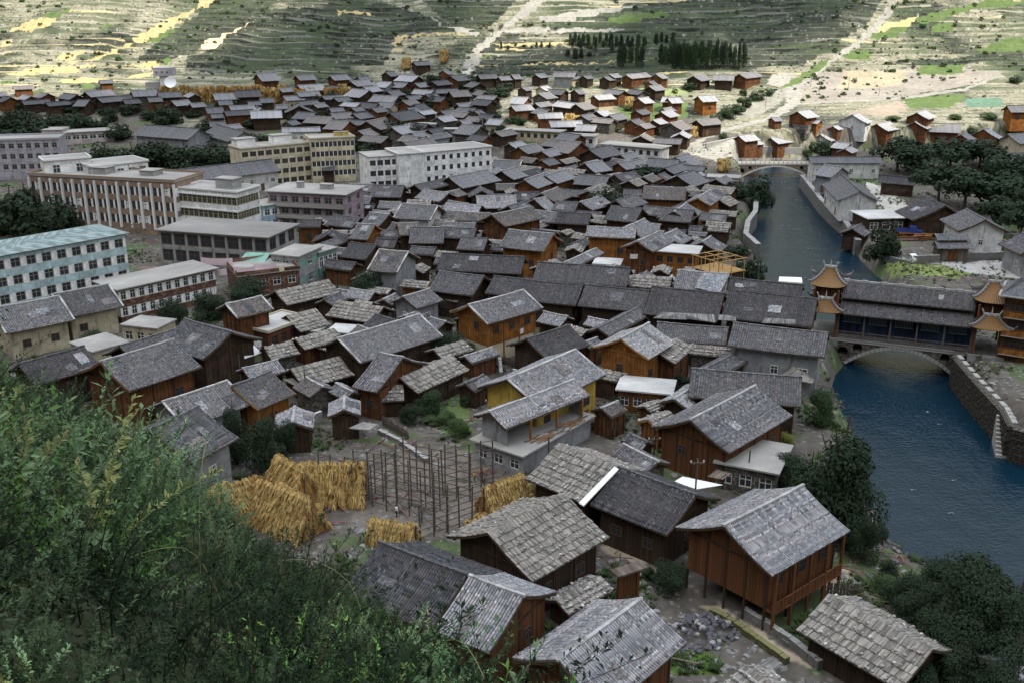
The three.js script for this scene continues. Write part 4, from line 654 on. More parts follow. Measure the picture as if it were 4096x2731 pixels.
const blocks = [
  { tl: [4, -300, 938], tr: [4, 835, 735], H: 12.6, depth: 11, wall: 'sky', pier: 'white', rows: 4, cols: 11, ww: 1.7, wh: 1.7, storey: 3.1, hip: 1.3, right: 3, fm: M.frame, head: 0.7, name: 'office_block', label: 'light blue and white four-storey block with pale blue hipped roof' },
  { tl: [4, 190, 338], tr: [4, 1165, 388], H: 13.2, depth: 13, wall: 'brown', pier: 'white', rows: 3, cols: 26, ww: 1.1, wh: 2.1, storey: 3.5, fins: 13, finY: 1.5, parapet: 0.5, head: 1.5, curtain: .1, fm: M.frameD, name: 'office_block', label: 'brown brick block with white upright fins between its windows', right: 3, huts: [[-.2, .5, 5, 4, 1.6, 'grey'], [.45, .6, 4, 4, 1.2, 'grey']] },
  { tl: [4, 1185, 428], tr: [4, 1582, 462], H: 11.4, depth: 9, wall: 'white', pier: 'olive', rows: 3, cols: 12, right: 8, ww: 1.15, wh: 1.9, storey: 3.5, bands: true, parapet: 0.4, name: 'office_block', label: 'white banded block with long olive glazed window strips', fm: MW.olive, head: 1.1, huts: [[0.3, .6, 5, 3.5, 2.2, 'grey']] },
  { tl: [4, 1065, 707], tr: [4, 1790, 758], H: 7.6, depth: 13, wall: 'grey', pier: 'grey', rows: 2, cols: 8, right: 3, ww: 2.7, wh: 2.6, storey: 3.6, fm: M.frameD, over: .7, head: .5, roof: 'concD', label: 'long grey-green arcaded building with flat stained roof', name: 'flat_roofed_building' },
  { tl: [4, 1820, 872], tr: [4, 2002, 890], H: 6.2, depth: 9, wall: 'grey', pier: 'green', rows: 2, cols: 3, right: 1, ww: 1.6, label: 'grey two-storey annexe with green panels beside hanging sheets' },
  { tl: [4, 2142, 862], tr: [4, 2262, 826], H: 5.4, depth: 5, wall: 'green', pier: 'white', rows: 1, cols: 4, ww: 1.2, wh: 2.4, label: 'small green annexe with a row of tall white-framed windows' },
  { tl: [4, 790, 1110], tr: [4, 1440, 968], H: 6.2, depth: 8, wall: 'brick', pier: 'white', rows: 2, cols: 11, ww: 1.0, wh: 1.7, storey: 3, over: .6, head: .4, curtain: .2, left: 2, label: 'red brick building with flat roof and alternating white piers' },
  { tl: [4, 1600, 1022], tr: [4, 2006, 974], H: 4.6, depth: 11, wall: 'brick', rows: 1, cols: 4, ww: 1.6, parapet: .7, label: 'brick terrace with laundry lines on its flat roof' },
  { tl: [4, 290, 250], tr: [4, 605, 226], H: 16.4, depth: 7, wall: 'white', rows: 1, cols: 2, ww: 1.8, wh: 2.2, parapet: .4, name: 'apartment_block', label: 'tall white stair block behind the brown finned block' },
  { tl: [4, 612, 288], tr: [4, 990, 248], H: 15, depth: 10, wall: 'white', rows: 4, cols: 5, ww: 1.8, parapet: .4, right: 2, name: 'apartment_block', label: 'white stepped block with big square windows behind the finned block' },
  { tl: [4, -140, 112], tr: [4, 385, 98], H: 12.4, depth: 12, wall: 'lilac', rows: 3, cols: 9, ww: 1.6, parapet: .5, name: 'apartment_block', label: 'lilac-grey block with dark windows behind the dark trees', fm: M.frame },
  { tl: [4, 418, 56], tr: [4, 757, 38], H: 9, depth: 9, wall: 'pink', rows: 2, cols: 6, ww: 2.6, wh: 1.6, over: .5, name: 'apartment_block', label: 'pink block with wide window bays and cream cornice', right: 2 },
  { tl: [4, 275, 38], tr: [4, 412, 36], H: 10, depth: 9, wall: 'pink', rows: 1, cols: 0, name: 'apartment_block', label: 'windowless pink tower end beside the pink block' },
  { tl: [4, 1615, 166], tr: [4, 2085, 124], H: 12, depth: 9, wall: 'cream', rows: 4, cols: 9, ww: 2, wh: 1.5, storey: 3, left: 0, name: 'apartment_block', label: 'cream apartment block with loggias and white stair huts', huts: [[-.75, .5, 6, 4, 2.4, 'white'], [.3, .5, 6, 4, 2.6, 'white']], parapet: .3, fm: M.frameD },
  { tl: [4, 2085, 98], tr: [2, 112, 924], H: 13.6, depth: 9, wall: 'cream', pier: 'white', rows: 4, cols: 10, ww: 1.5, storey: 3, name: 'apartment_block', label: 'cream and white block with orange tanks on its roof', parapet: .3, huts: [[.35, .5, 2, 1.5, 1.2, 'y'], [.7, .5, 2, 1.5, 1.2, 'y']], fm: M.frameD },
  { tl: [5, 210, 220], tr: [5, 408, 208], H: 12.4, depth: 11, wall: 'white', rows: 4, cols: 4, ww: 1.7, wh: 1.5, storey: 3, name: 'apartment_block', label: 'lower white wing with dark balconies beside the tall white block', fm: M.frameD },
  { tl: [5, 408, 203], tr: [5, 582, 192], H: 13, depth: 12, wall: 'white', cols: 0, name: 'apartment_block', label: 'blank white middle section of the white block', parapet: .3 },
  { tl: [5, 584, 190], tr: [5, 1034, 150], H: 13, depth: 11, wall: 'white', rows: 4, cols: 9, ww: 1.15, wh: 1.4, storey: 3, parapet: .3, name: 'apartment_block', label: 'bright white apartment block with small brown windows', fm: M.frameD },
  { tl: [4, 1795, 447], tr: [5, 45, 472], H: 9.2, depth: 12, wall: 'purple', rows: 3, cols: 7, ww: 2, storey: 2.9, balcony: 'conc', over: .7, right: 2, name: 'apartment_block', label: 'mauve balconied block with flat grey roof and pink end wall', fm: M.frame, huts: [[-.4, .5, 1.5, 1.5, 1.4, 'grey'], [.3, .5, 3, 2, 1.2, 'grey']] },
  { tl: [4, 1768, 548], tr: [4, 2012, 506], H: 6.2, depth: 7, wall: 'aqua', pier: 'white', rows: 2, cols: 5, ww: 1.6, storey: 2.9, over: .5, label: 'small white and pale blue building beside the glazed block' },
  { tl: [2, 1130, 873], tr: [2, 1490, 890], H: 4, depth: 6, wall: 'c', rows: 1, cols: 8, ww: 1.4, over: .8, far: true, label: 'long low flat building above the grass bank', fm: M.frameD },
  { tl: [2, 1500, 912], tr: [2, 1725, 920], H: 4, depth: 7, wall: 'w', rows: 1, cols: 5, ww: 1.4, over: .6, far: true, label: 'short white flat building at the foot of the sunlit slope', fm: M.frameD },
  { tl: [5, 1770, 130], tr: [5, 2168, 162], H: 4.4, depth: 8, wall: 'w', rows: 1, cols: 8, ww: 1.4, over: .8, far: true, label: 'long sunlit white building with flat roof beside the road', fm: M.frameD },
  { tl: [2, 450, 840], tr: [2, 660, 838], H: 4, depth: 6, wall: 'g', rows: 1, cols: 6, over: .4, far: true, label: 'low grey flat building behind the single dark tree', fm: M.frameD },
  { tl: [2, 720, 872], tr: [2, 900, 870], H: 3.4, depth: 5, wall: 'g', rows: 1, cols: 4, over: .3, far: true, label: 'low pale shed row behind the small trees', fm: M.frameD },
  { tl: [6, 232, 352], tr: [6, 440, 360], H: 4, depth: 5, wall: 'w', rows: 1, cols: 4, over: .5, label: 'small white flat building at the foot of the upstream bridge' },
  { tl: [6, -130, 848], tr: [6, 150, 868], H: 5.6, depth: 6, wall: 'o', rows: 2, cols: 4, ww: 1.3, wh: 1.3, storey: 2.6, over: .6, roof: 'ridgeW', label: 'orange timber house with white flat roof beside the bare frame', fm: M.frameD, category: 'house' },
  { tl: [5, 1720, 936], tr: [5, 1895, 946], H: 3.2, depth: 5, wall: 'g', rows: 1, cols: 2, roof: 'ridgeW', label: 'low flat-roofed shed with pale green sheets' },
  { tl: [8, 1888, 770], tr: [8, 2238, 802], H: 3.4, depth: 5, wall: 'r', rows: 1, cols: 4, ww: 1.2, wh: 1.4, over: .4, roof: 'ridgeW', label: 'flat concrete roof with potted plants over brown windows', fm: M.frameO, category: 'house' },
  { tl: [9, 290, 1258], tr: [9, 690, 1335], H: 3.3, depth: 8, wall: 's', rows: 1, cols: 3, roof: 'conc', over: .4, label: 'pale flat roof with yellow edge beside the tall riverside tree', category: 'house' },
  { tl: [7, 470, 458], tr: [7, 620, 520], H: 3, depth: 6, wall: 'c', rows: 1, cols: 2, label: 'low pale flat roof among bushes below cream walls', category: 'house' },
  { tl: [7, 815, 338], tr: [7, 1050, 364], H: 3.4, depth: 5, wall: 'c', rows: 1, cols: 3, label: 'cream flat-roofed annexe with white window beside the brick block', category: 'house' },
  { tl: [7, 1628, 348], tr: [7, 1800, 388], H: 4.2, depth: 9, wall: 'r', rows: 1, cols: 3, ww: 1.2, right: 4, over: .4, roof: 'ridgeW', parapet: .25, pm: 'c', label: 'planted roof terrace on red timber below the small red house', fm: M.frameD, category: 'house' },
  { tl: [6, 1312, 632], tr: [6, 1560, 626], H: 3.6, depth: 9, wall: 'k', rows: 1, cols: 3, ww: 2.2, wh: 2, roof: 'ridgeW', over: .7, label: 'timber yard shed with white flat roof', category: 'shed' },
  { tl: [8, 922, 1108], tr: [8, 1240, 1214], H: 2.9, depth: 15, wall: 'g', rows: 1, cols: 3, ww: 1.4, wh: 1.2, over: .5, label: 'raw concrete ground floor and terrace under the half-built house', category: 'house' },
  { tl: [9, 2232, 140], tr: [9, 2460, 170], H: 10.5, depth: 8, wall: 'b', pier: 'r', rows: 3, cols: 6, ww: 1.1, wh: 1.5, storey: 3, over: 1, balcony: 'o', hip: 2.2, hipM: 'tile', label: 'tall brown timber teahouse beside the golden bridge pavilion', fm: M.frameD, category: 'house' },
  { tl: [7, 2010, 372], tr: [7, 2130, 385], H: 3, depth: 4, wall: 'g', cols: 1, roof: 'conc', label: 'small grey block shed between shingle roofs', category: 'shed' },
  { tl: [7, 2200, 385], tr: [7, 2420, 400], H: 2.8, depth: 4, wall: 'k', cols: 2, roof: 'ridgeW', label: 'lean shed with pale sheet roof behind the white-ridged house', category: 'shed' }
];
const blockSpots = []; for (const b of blocks) { const r = block(b), n = Math.max(1, Math.round(r.W / 6)); for (let k = 0; k < n; k++) { const u = (k + .5) / n * r.W - r.W / 2, c = Math.cos(r.th), s = Math.sin(r.th), w = -b.depth / 2; blockSpots.push([r.t.position.x + u * c + w * s, r.t.position.z - u * s + w * c, b.depth / 2 + 3.5]); } }
// ------------------------------------------------------------------ trees and bushes
const leafM = [[.028, .046, .024], [.042, .07, .03], [.07, .11, .04], [.2, .2, .05], [.04, .07, .045]].map(c => new THREE.MeshPhysicalMaterial({ color: lin(...c), roughness: 0.8, specularIntensity: 0.25, side: THREE.DoubleSide, transmission: 0.15, thickness: 0 }));
const barkM = mat(.09, .07, .055, { bumpMap: grainBump, bumpScale: .02 });
function crownGeo(seed, n, ls, shape) { // unit crown: radius .5, height 1; many leaf faces in lumps
  const q = mulberry(seed), R = (a, b) => a + (b - a) * q(), lumps = [], N = shape === 'tall' ? 9 : 13, P = [];
  for (let k = 0; k < N; k++) { const t = (k + .5) / N, a = R(0, 6.28); if (shape === 'tall') lumps.push([R(-.12, .12), .16 + .72 * t, R(-.12, .12), .24 * (1 - t * .5) + .1]); else if (shape === 'bush') { const e = Math.sqrt(R(0, 1)) * .33; lumps.push([Math.cos(a) * e, R(.12, .74 - e * .6), Math.sin(a) * e, R(.15, .24)]); } else { const e = Math.sqrt(R(0, 1)) * .34; lumps.push([Math.cos(a) * e, R(.36, .86 - e * .55), Math.sin(a) * e, R(.13, .23)]); } }
  const v = new THREE.Vector3(), t1 = new THREE.Vector3(), t2 = new THREE.Vector3();
  for (let k = 0; k < n; k++) { const l = lumps[Math.floor(q() * N)]; v.set(R(-1, 1), R(-.8, 1), R(-1, 1)).normalize(); const rad = l[3] * (.45 + .62 * Math.cbrt(q())); const c = [l[0] + v.x * rad, Math.max(.015, l[1] + v.y * rad * .9), l[2] + v.z * rad];
    v.x += R(-.7, .7); v.y += R(-.3, 1); v.z += R(-.7, .7); v.normalize(); t1.set(R(-1, 1), R(-1, 1), R(-1, 1)).cross(v).normalize(); t2.crossVectors(v, t1); const s = ls * R(.6, 1.4), e = s * R(.45, .8);
    const A = [c[0] - t1.x * s, c[1] - t1.y * s, c[2] - t1.z * s], Z = [c[0] + t1.x * s, c[1] + t1.y * s, c[2] + t1.z * s], L = [c[0] + t2.x * e, c[1] + t2.y * e, c[2] + t2.z * e], Rr = [c[0] - t2.x * e, c[1] - t2.y * e, c[2] - t2.z * e]; P.push(...A, ...L, ...Z, ...A, ...Z, ...Rr); }
  const g = new THREE.BufferGeometry(); g.setAttribute('position', new THREE.Float32BufferAttribute(P, 3)); g.computeVertexNormals(); return g;
}
const crowns = {}; for (const sh of ['round', 'bush', 'tall']) crowns[sh] = [0, 1, 2].map(k => [crownGeo(11 + k * 7 + sh.length, 10500, .015, sh), crownGeo(50 + k * 5 + sh.length, 1500, .042, sh)]);
const trunkG = (() => { const b = []; const tube = (p, r0, r1) => { const c = new THREE.CatmullRomCurve3(p.map(q => new THREE.Vector3(...q))), g = new THREE.TubeGeometry(c, 6, 1, 5), a = g.attributes.position, m = g.attributes.uv; for (let i = 0; i < a.count; i++) { const t = m.getX(i), pt = c.getPointAt(t), r = lerp(r0, r1, t); a.setXYZ(i, pt.x + (a.getX(i) - pt.x) * r, pt.y + (a.getY(i) - pt.y) * r, pt.z + (a.getZ(i) - pt.z) * r); } b.push(g); };
  tube([[0, -.04, 0], [.01, .2, .01], [0, .5, 0], [.02, .8, .01]], .03, .008); tube([[0, .3, 0], [.1, .45, .05], [.22, .62, .1]], .014, .004); tube([[0, .34, 0], [-.1, .5, .06], [-.2, .68, .08]], .014, .004); tube([[0, .38, 0], [.03, .55, -.12], [.05, .7, -.22]], .013, .004); tube([[0, .42, 0], [-.04, .6, .14], [-.08, .75, .2]], .012, .004); return mergeGeometries(b); })();
const treeZone = {};
function tree(t, x, y, ty, w, shape = 'round', m = 0, label, group, name) {
  const [u, v] = S(t, x, y), p = onGround(u, v), dep = Math.hypot(p.x, p.z), d = ray(u, S(t, x, ty)[1]), h = (shape === 'bush' ? 1.15 : 1) * Math.max(1, EYE + d.y * dep / Math.hypot(d.x, d.z) - p.y), wm = (shape === 'tall' ? 1 : 1.2) * w * TK * (-p.z * CP + (EYE - p.y) * SP) / F;
  const far = dep > 190 ? 1 : 0, o = thing(name ?? (shape === 'bush' ? 'bush' : shape === 'tall' ? 'poplar_tree' : 'broadleaf_tree'), label, shape === 'bush' ? 'bush' : 'tree', p, rr(0, 6.28), group);
  if (!(shape === 'tall' && far)) { const k = part('trunk', trunkG, barkM, o); k.scale.set(wm, h, wm); }
  const c = part('crown', crowns[shape][Math.floor(rnd() * 3)][far], leafM[m], o); c.scale.set(wm, h, wm * rr(.85, 1.1)); return o;
}
const TREES = `
7|conifers beside the blue-grey roofs|dark bushy tree between blue-grey roofs and the golden straw|1600 1270 790 230 bush 0;1790 1290 850 300 bush 0;1920 1220 950 170 bush 0
8|leafy trees in the middle lanes|dark leafy tree beside the orange house|700 595 350 320 round 0;850 610 400 210 bush 0;570 590 430 150 bush 0
8|round bushes near the half-built house|dense round bush above the rubble lane|640 935 720 215 bush 1;480 1000 860 180 bush 0
8|trees before the pale roof|leafy tree in front of the pale greenish roof|1870 720 440 250 round 1;2040 720 410 290 round 1;1475 800 615 180 round 1
8|small garden bushes|small garden bush beside the yellow-walled house|1880 960 800 120 bush 0;1890 1040 900 140 bush 1;2090 830 745 190 bush 0;860 880 800 130 bush 1;740 1000 900 160 bush 2;640 1000 940 150 bush 2;820 1080 960 160 bush 2
5|trees by the grey gable|dark tree beside the grey-gabled house|210 1190 970 230 round 0;80 1190 1080 160 bush 0;330 1190 1090 130 bush 0
9|bush by the street roofs|green bush behind the long tiled row house|200 630 490 200 bush 1;60 760 650 160 bush 0
9|big riverside trees|tall dense dark tree on the left river bank|1000 1010 750 240 bush 1
12|big riverside trees|tall dense dark tree on the left river bank|1080 540 -330 620 bush 0;880 480 -40 420 bush 0;1180 640 300 300 bush 0;800 260 20 330 bush 0;1290 740 420 260 bush 0;930 420 120 300 bush 0
9|yellow bush|yellow-green bush under the large grey roof|760 1160 1035 150 bush 3
12|trees on the bank below the stilt house|dark tree mass at the foot of the stilt house|1900 1300 650 560 bush 0;2180 1450 880 560 bush 0;1560 1030 760 320 bush 0;1720 1400 1010 460 bush 0;2270 1640 1150 460 bush 0;1640 1640 1360 330 bush 0;2000 1500 1080 480 bush 0;1850 1600 1250 420 bush 0;2330 1350 960 420 bush 0;1760 1150 830 360 bush 0;2060 1250 760 420 bush 0;1420 870 700 180 bush 0;2150 1700 1330 420 bush 0;1900 1420 900 520 bush 0;2280 1250 800 480 bush 0;1820 1000 700 380 bush 0;2040 1050 680 420 bush 0;2330 1500 1080 480 bush 0;1560 1200 900 300 bush 0;1440 960 850 200 bush 2
11|flowering bush|dark bush with pale flowers beside the stilt house|2240 960 760 290 bush 0;2090 860 770 120 bush 1
6|trees leaning over the upstream water|tree leaning over the upstream water|560 640 320 180 round 0;430 500 340 200 bush 0;280 640 540 130 bush 0;620 560 400 120 bush 1
6|bushes behind the street roofs|dark bush on the bank behind the street roofs|440 900 790 180 bush 0;500 1040 830 180 bush 0;560 1060 900 120 bush 0
6|round tree by the timber yard|round tree at the corner of the timber yard|1400 910 620 200 bush 0
6|big shade trees on the right bank|large spreading dark tree beyond the riverside hall|1500 320 40 340 round 0;1650 370 80 340 round 0;1850 320 70 380 round 0;2050 290 80 320 round 0;1780 520 220 340 round 0;1950 580 260 390 round 0;2180 580 260 380 round 0;2320 660 310 320 round 0;2250 440 140 320 round 0;2150 720 460 260 round 0;2330 780 500 260 round 0
6|small trees behind the far bridge|small dark tree behind the upstream bridge|1000 205 60 170 bush 0;890 225 150 70 bush 1
4|dark trees beside the brown block|dark full tree beside the brown finned block|100 760 380 340 bush 0;290 770 400 360 bush 0;430 720 450 230 bush 0;30 730 400 260 bush 0;190 690 350 260 bush 0
4|trees behind the white block|dark full tree behind the white stepped block|720 300 105 230 bush 0;900 300 95 310 bush 0;1070 290 70 290 bush 0;1250 300 95 310 bush 0;1420 290 95 270 bush 0;1500 270 150 160 bush 0
1|dark trees below the far village|dark tree at the edge of the far village|80 930 730 270 bush 0;250 940 750 270 bush 0;420 890 745 230 bush 0;30 940 770 200 bush 0;340 900 740 240 bush 0;160 900 720 260 bush 0;0 900 720 220 bush 0;480 880 740 200 bush 0;560 850 760 170 bush 0;650 860 780 150 bush 0;800 940 790 190 bush 0;1120 840 695 190 bush 0;850 770 685 130 bush 0;1380 910 790 150 bush 0;1700 860 780 140 bush 0;1000 800 725 130 bush 0;1550 840 750 80 tall 1;500 760 710 140 bush 0;700 770 720 110 bush 0;120 720 680 120 bush 0;1290 790 730 110 bush 0
4|trees around the cream blocks|dark bush between the cream block and grey roofs|1650 140 40 230 bush 0;1780 130 60 150 bush 0;1950 120 60 210 bush 0;2150 80 30 160 bush 0;1620 340 275 120 bush 0
2|trees of the far village|dark tree among the far village roofs|900 570 475 120 bush 0;960 660 555 200 bush 0;1080 650 565 170 bush 0;1010 730 640 190 bush 0;1130 610 535 120 bush 0;60 660 585 130 bush 0;150 670 595 160 bush 0;240 660 595 130 bush 0;640 570 485 130 bush 0;700 710 650 160 bush 0;380 920 755 180 bush 0;470 915 850 45 tall 0;910 885 815 60 tall 0;1250 840 775 90 bush 1;1170 830 765 110 bush 1;1650 805 730 120 bush 2;900 730 690 90 bush 0;1270 905 855 45 tall 1;1120 935 880 50 tall 1;1040 935 870 40 tall 1;720 895 845 32 tall 0;1370 675 630 70 bush 1;1490 865 805 140 bush 2;1950 745 690 60 bush 2;1885 885 850 60 bush 2;540 650 600 110 bush 0;30 800 770 120 bush 0;1060 790 740 90 bush 0
3|bushes along the sunlit path|green bush along the pale climbing road|640 645 590 60 bush 1;560 675 605 110 bush 1;480 725 635 110 bush 1;420 765 675 110 bush 1;350 795 705 120 bush 1;280 835 745 110 bush 1;230 865 795 100 bush 1;110 600 535 120 bush 1;470 645 590 55 bush 1;330 935 875 65 bush 1;2300 1010 935 130 bush 0;1490 810 770 120 bush 2;1880 800 760 120 bush 2;2010 900 840 80 bush 1;2300 560 500 90 bush 1;2120 800 740 120 bush 2
5|trees in the old town|dark tree rising among the old town roofs|720 570 445 170 round 0;850 600 500 130 bush 0;1800 610 400 240 bush 0;2080 410 260 210 round 0;2060 220 145 100 bush 1;1770 300 235 70 bush 0;250 200 105 210 bush 0;2320 730 655 120 bush 0;1930 460 400 120 bush 0;1620 830 790 130 bush 1
7|trees by the brick block|dark bushy tree below the red brick building|1180 380 140 230 bush 0;1440 300 70 300 bush 0;1650 250 0 310 bush 0;640 470 335 160 bush 1;250 480 330 200 bush 0;1900 250 170 160 bush 0;420 440 350 130 bush 0;2230 20 -60 120 bush 0`.trim().split('\n');
for (const l of TREES) { const [t, grp, label, s] = l.split('|'), list = s.split(';'); for (const q of list) { const n = q.split(' '); tree(+t, +n[0], +n[1], +n[2], +n[3], n[4], +n[5], label, list.length > 1 || grp === 'big riverside trees' ? grp : undefined); } }
for (const [t, x0, x1, dx, y, ty, w] of [[2, 1565, 2070, 34, 305, 222, 44], [2, 1580, 2060, 52, 330, 250, 40], [2, 1890, 2050, 36, 435, 300, 60], [3, 0, 490, 30, 455, 285, 58], [2, 2170, 2352, 36, 425, 300, 60], [2, 1100, 1430, 42, 328, 284, 34], [2, 1550, 1730, 44, 385, 325, 46], [2, 2140, 2280, 42, 285, 215, 44], [3, 0, 320, 44, 390, 270, 50]]) for (let x = x0; x < x1; x += dx * rr(.75, 1.3)) tree(t, x, y + rr(-14, 14), ty + rr(-12, 26), w * rr(.7, 1.25), 'tall', rnd() < .5 ? 1 : 0, 'slender young poplar in the grove on the terraced hill', 'poplar grove on the terraced hill');
{ const R = px(0, 590, 0, 440, 900, 430, 1900, 340, 2050, 560, 1500, 640, 1300, 560, 800, 480), q = mulberry(808); for (let k = 0, n = 0; k < 900 && n < 70; k++) { const x = -240 + q() * 300, D = 330 + q() * 130; if (!inPoly(R, x, D)) continue; const o = thing('village_tree', 'dark tree standing between houses of the shaded far village', 'tree', new THREE.Vector3(x, groundTown(x, D), -D), q() * 6, 'trees between far village houses'), h = 4 + q() * 4.5, w = 4 + q() * 4; part('trunk', trunkG, barkM, o).scale.set(w, h, w); part('crown', crowns.bush[n % 3][1], leafM[0], o).scale.set(w, h, w); n++; } }
// low scrub on the terraces: nobody could count it
{ const n = 1700, im = new THREE.InstancedMesh(crownGeo(99, 60, .16, 'bush'), leafM[1], n), m = new THREE.Matrix4(), q = new THREE.Quaternion(), c = new THREE.Color(); let k = 0; const sr = mulberry(5);
  while (k < n) { const D = 430 + sr() * 150, x = (sr() - .5) * 640; const f = fbm(x * .02, D * .05, 3, 4.4); if (sr() > .35 + f * 1.6) continue; const s = .5 + sr() * sr() * 2.4; q.setFromAxisAngle(new THREE.Vector3(0, 1, 0), sr() * 6); m.compose(new THREE.Vector3(x, groundTown(x, D) - .1, -D), q, new THREE.Vector3(s * 1.5, s, s * 1.3)); im.setMatrixAt(k, m); c.setRGB(.9 + sr() * .9, .9 + sr() * .8, .8 + sr() * .6); im.setColorAt(k, c); k++; }
  im.name = 'hillside_scrub'; im.userData = { kind: 'stuff', label: 'low dark scrub on the terraced hill', category: 'scrub' }; scene.add(im); }
// ------------------------------------------------------------------ the overgrown slope under the camera
{
  const fr = mulberry(4242), R = (a, b) => a + (b - a) * fr();
  const sprig = (seed, n, len, ll, droop, thin) => { const q = mulberry(seed), b = new B(); const cur = t => [droop * t * t * len, len * t * (1 - .25 * droop * t), .04 * Math.sin(t * 5 + seed)];
    for (let k = 0; k < 3; k++) { const a = cur(k / 3), c = cur((k + 1) / 3), w = .006 * (1 - k / 4) * thin; b.quad([a[0] - w, a[1], a[2]], [a[0] + w, a[1], a[2]], [c[0] + w, c[1], c[2]], [c[0] - w, c[1], c[2]]); }
    for (let k = 0; k < n; k++) { const t = .12 + .88 * (k + q()) / n, p = cur(t), az = q() * 6.283, el = .2 + q() * .9, l = ll * (.6 + .7 * q()) * (1.15 - .5 * t), d = [Math.cos(az) * Math.cos(el), Math.sin(el), Math.sin(az) * Math.cos(el)], s = [-Math.sin(az), (q() - .5) * .8, Math.cos(az)], w = l * .17 * (.7 + .6 * q()), m = [p[0] + d[0] * l * .5, p[1] + d[1] * l * .5, p[2] + d[2] * l * .5], e = [p[0] + d[0] * l, p[1] + d[1] * l - .12 * l, p[2] + d[2] * l]; b.tri(p, [m[0] + s[0] * w, m[1] + s[1] * w, m[2] + s[2] * w], e, [0, 0], [1, 0], [1, 1]); b.tri(p, e, [m[0] - s[0] * w, m[1] - s[1] * w, m[2] - s[2] * w], [0, 0], [1, 0], [1, 1]); }
    return b.geo(); };
  const kinds = [[sprig(1, 84, 1, .075, .3, 1), 'wormwood', 'feathery grey-green wormwood covering the near slope', [.095, .145, .07], 1.1], [sprig(2, 64, 1, .06, .55, 1), 'hillside_shrubs', 'dark small-leaved shrubs covering the near slope', [.024, .048, .019], 1.1], [sprig(3, 34, 1, .12, .35, 1), 'leafy_weeds', 'bright green leafy weeds on the near slope', [.075, .15, .035], .85]];
  const lm = new THREE.MeshPhysicalMaterial({ color: 0xffffff, roughness: .75, specularIntensity: .25, side: THREE.DoubleSide, transmission: .2, thickness: 0 });
  const N = [11000, 14000, 3500];
  kinds.forEach(([g, name, label, col, size], ki) => { // each shrub: sprigs fanning out of one root
    const im = new THREE.InstancedMesh(g, lm, N[ki]), m = new THREE.Matrix4(), q = new THREE.Quaternion(), e = new THREE.Euler(), c = new THREE.Color(); let k = 0, guard = 0;
    while (k < N[ki] && guard++ < 2e5) {
      const D = 2.4 * Math.pow(19, Math.pow(fr(), .8)), x = R(-.75, .6) * (D + 2), z = -D; const s = x * HDOWN.x + z * HDOWN.z; if (s > 30 || slopeY(x, z) < groundTown(x, D) + 4) continue;
      const n1 = fbm(x * .12 + 7, z * .12, 3, ki * 3 + 1); if (n1 < [-.05, -.2, .08][ki]) continue;
      const y = slopeY(x, z), dd = Math.hypot(x, y - EYE, z); if (dd < 6.5) continue;
      const rad = R(.3, .8) * (dd < 9 ? .6 : 1), hh = size * (R(.6, 1.3) + (fr() < .18 ? R(.3, 1.1) : 0)) * (dd < 9 ? .7 : 1) * (1 + .5 * n1), tone = Math.pow(3.2, R(-1, 1)), cnt = Math.floor(R(24, 60));
      for (let j = 0; j < cnt && k < N[ki]; j++, k++) {
        const a = R(0, 6.283), rq = Math.sqrt(fr()), X = x + Math.cos(a) * rad * rq * .7, Z = z + Math.sin(a) * rad * rq * .7, h = hh * R(.6, 1.1) * (1.1 - .3 * rq); e.set(Math.sin(a) * rq * .75 + R(-.15, .15), 0, -Math.cos(a) * rq * .75 + R(-.15, .15)); q.setFromEuler(e).multiply(new THREE.Quaternion().setFromAxisAngle(new THREE.Vector3(0, 1, 0), R(0, 6.28)));
        m.compose(new THREE.Vector3(X, slopeY(X, Z) - .1, Z), q, new THREE.Vector3(h * R(.8, 1.2), h, h * R(.8, 1.2))); im.setMatrixAt(k, m); const v = tone * R(.7, 1.3), yl = fr() < .09 ? 1.9 : 1; c.setRGB(col[0] * v * yl, col[1] * v * (yl > 1 ? 1.3 : 1), col[2] * v); im.setColorAt(k, c);
      }
    }
    im.count = k; im.name = name; im.castShadow = im.receiveShadow = true; im.userData = { kind: 'stuff', label, category: 'vegetation' }; scene.add(im);
  });
  // long arching stems that can be told apart
  const stemM = mat(.26, .25, .13), pts = [[760, 2020, 14], [560, 1990, 16], [900, 2230, 12], [300, 2150, 15], [1500, 2420, 12], [1750, 2560, 11], [120, 2280, 13], [420, 1830, 22], [600, 1780, 24], [250, 1860, 21], [60, 1600, 26], [180, 1680, 24]];
  for (const [u, v, d] of pts) { const r = ray(u, v).normalize(), p = new THREE.Vector3(0, EYE, 0).addScaledVector(r, d), gy = slopeY(p.x, p.z); p.y = gy - .1; const h = clamp(EYE + r.y * d - gy, .5, 1.9) + .35, a = R(0, 6.28), w = R(.3, .9), o = thing('arching_stem', 'pale bare stem arching out of the hillside shrubs', 'stem', p, a, 'bare stems in the shrubs');
    part('stem', new THREE.TubeGeometry(new THREE.CatmullRomCurve3([new THREE.Vector3(0, 0, 0), new THREE.Vector3(w * .15, h * .6, .03), new THREE.Vector3(w * .45, h, .05), new THREE.Vector3(w * 1.0, h * 1.12, 0), new THREE.Vector3(w * 1.5, h * 1.1, 0)]), 14, 0.0025 + d * .00013, 4), stemM, o);
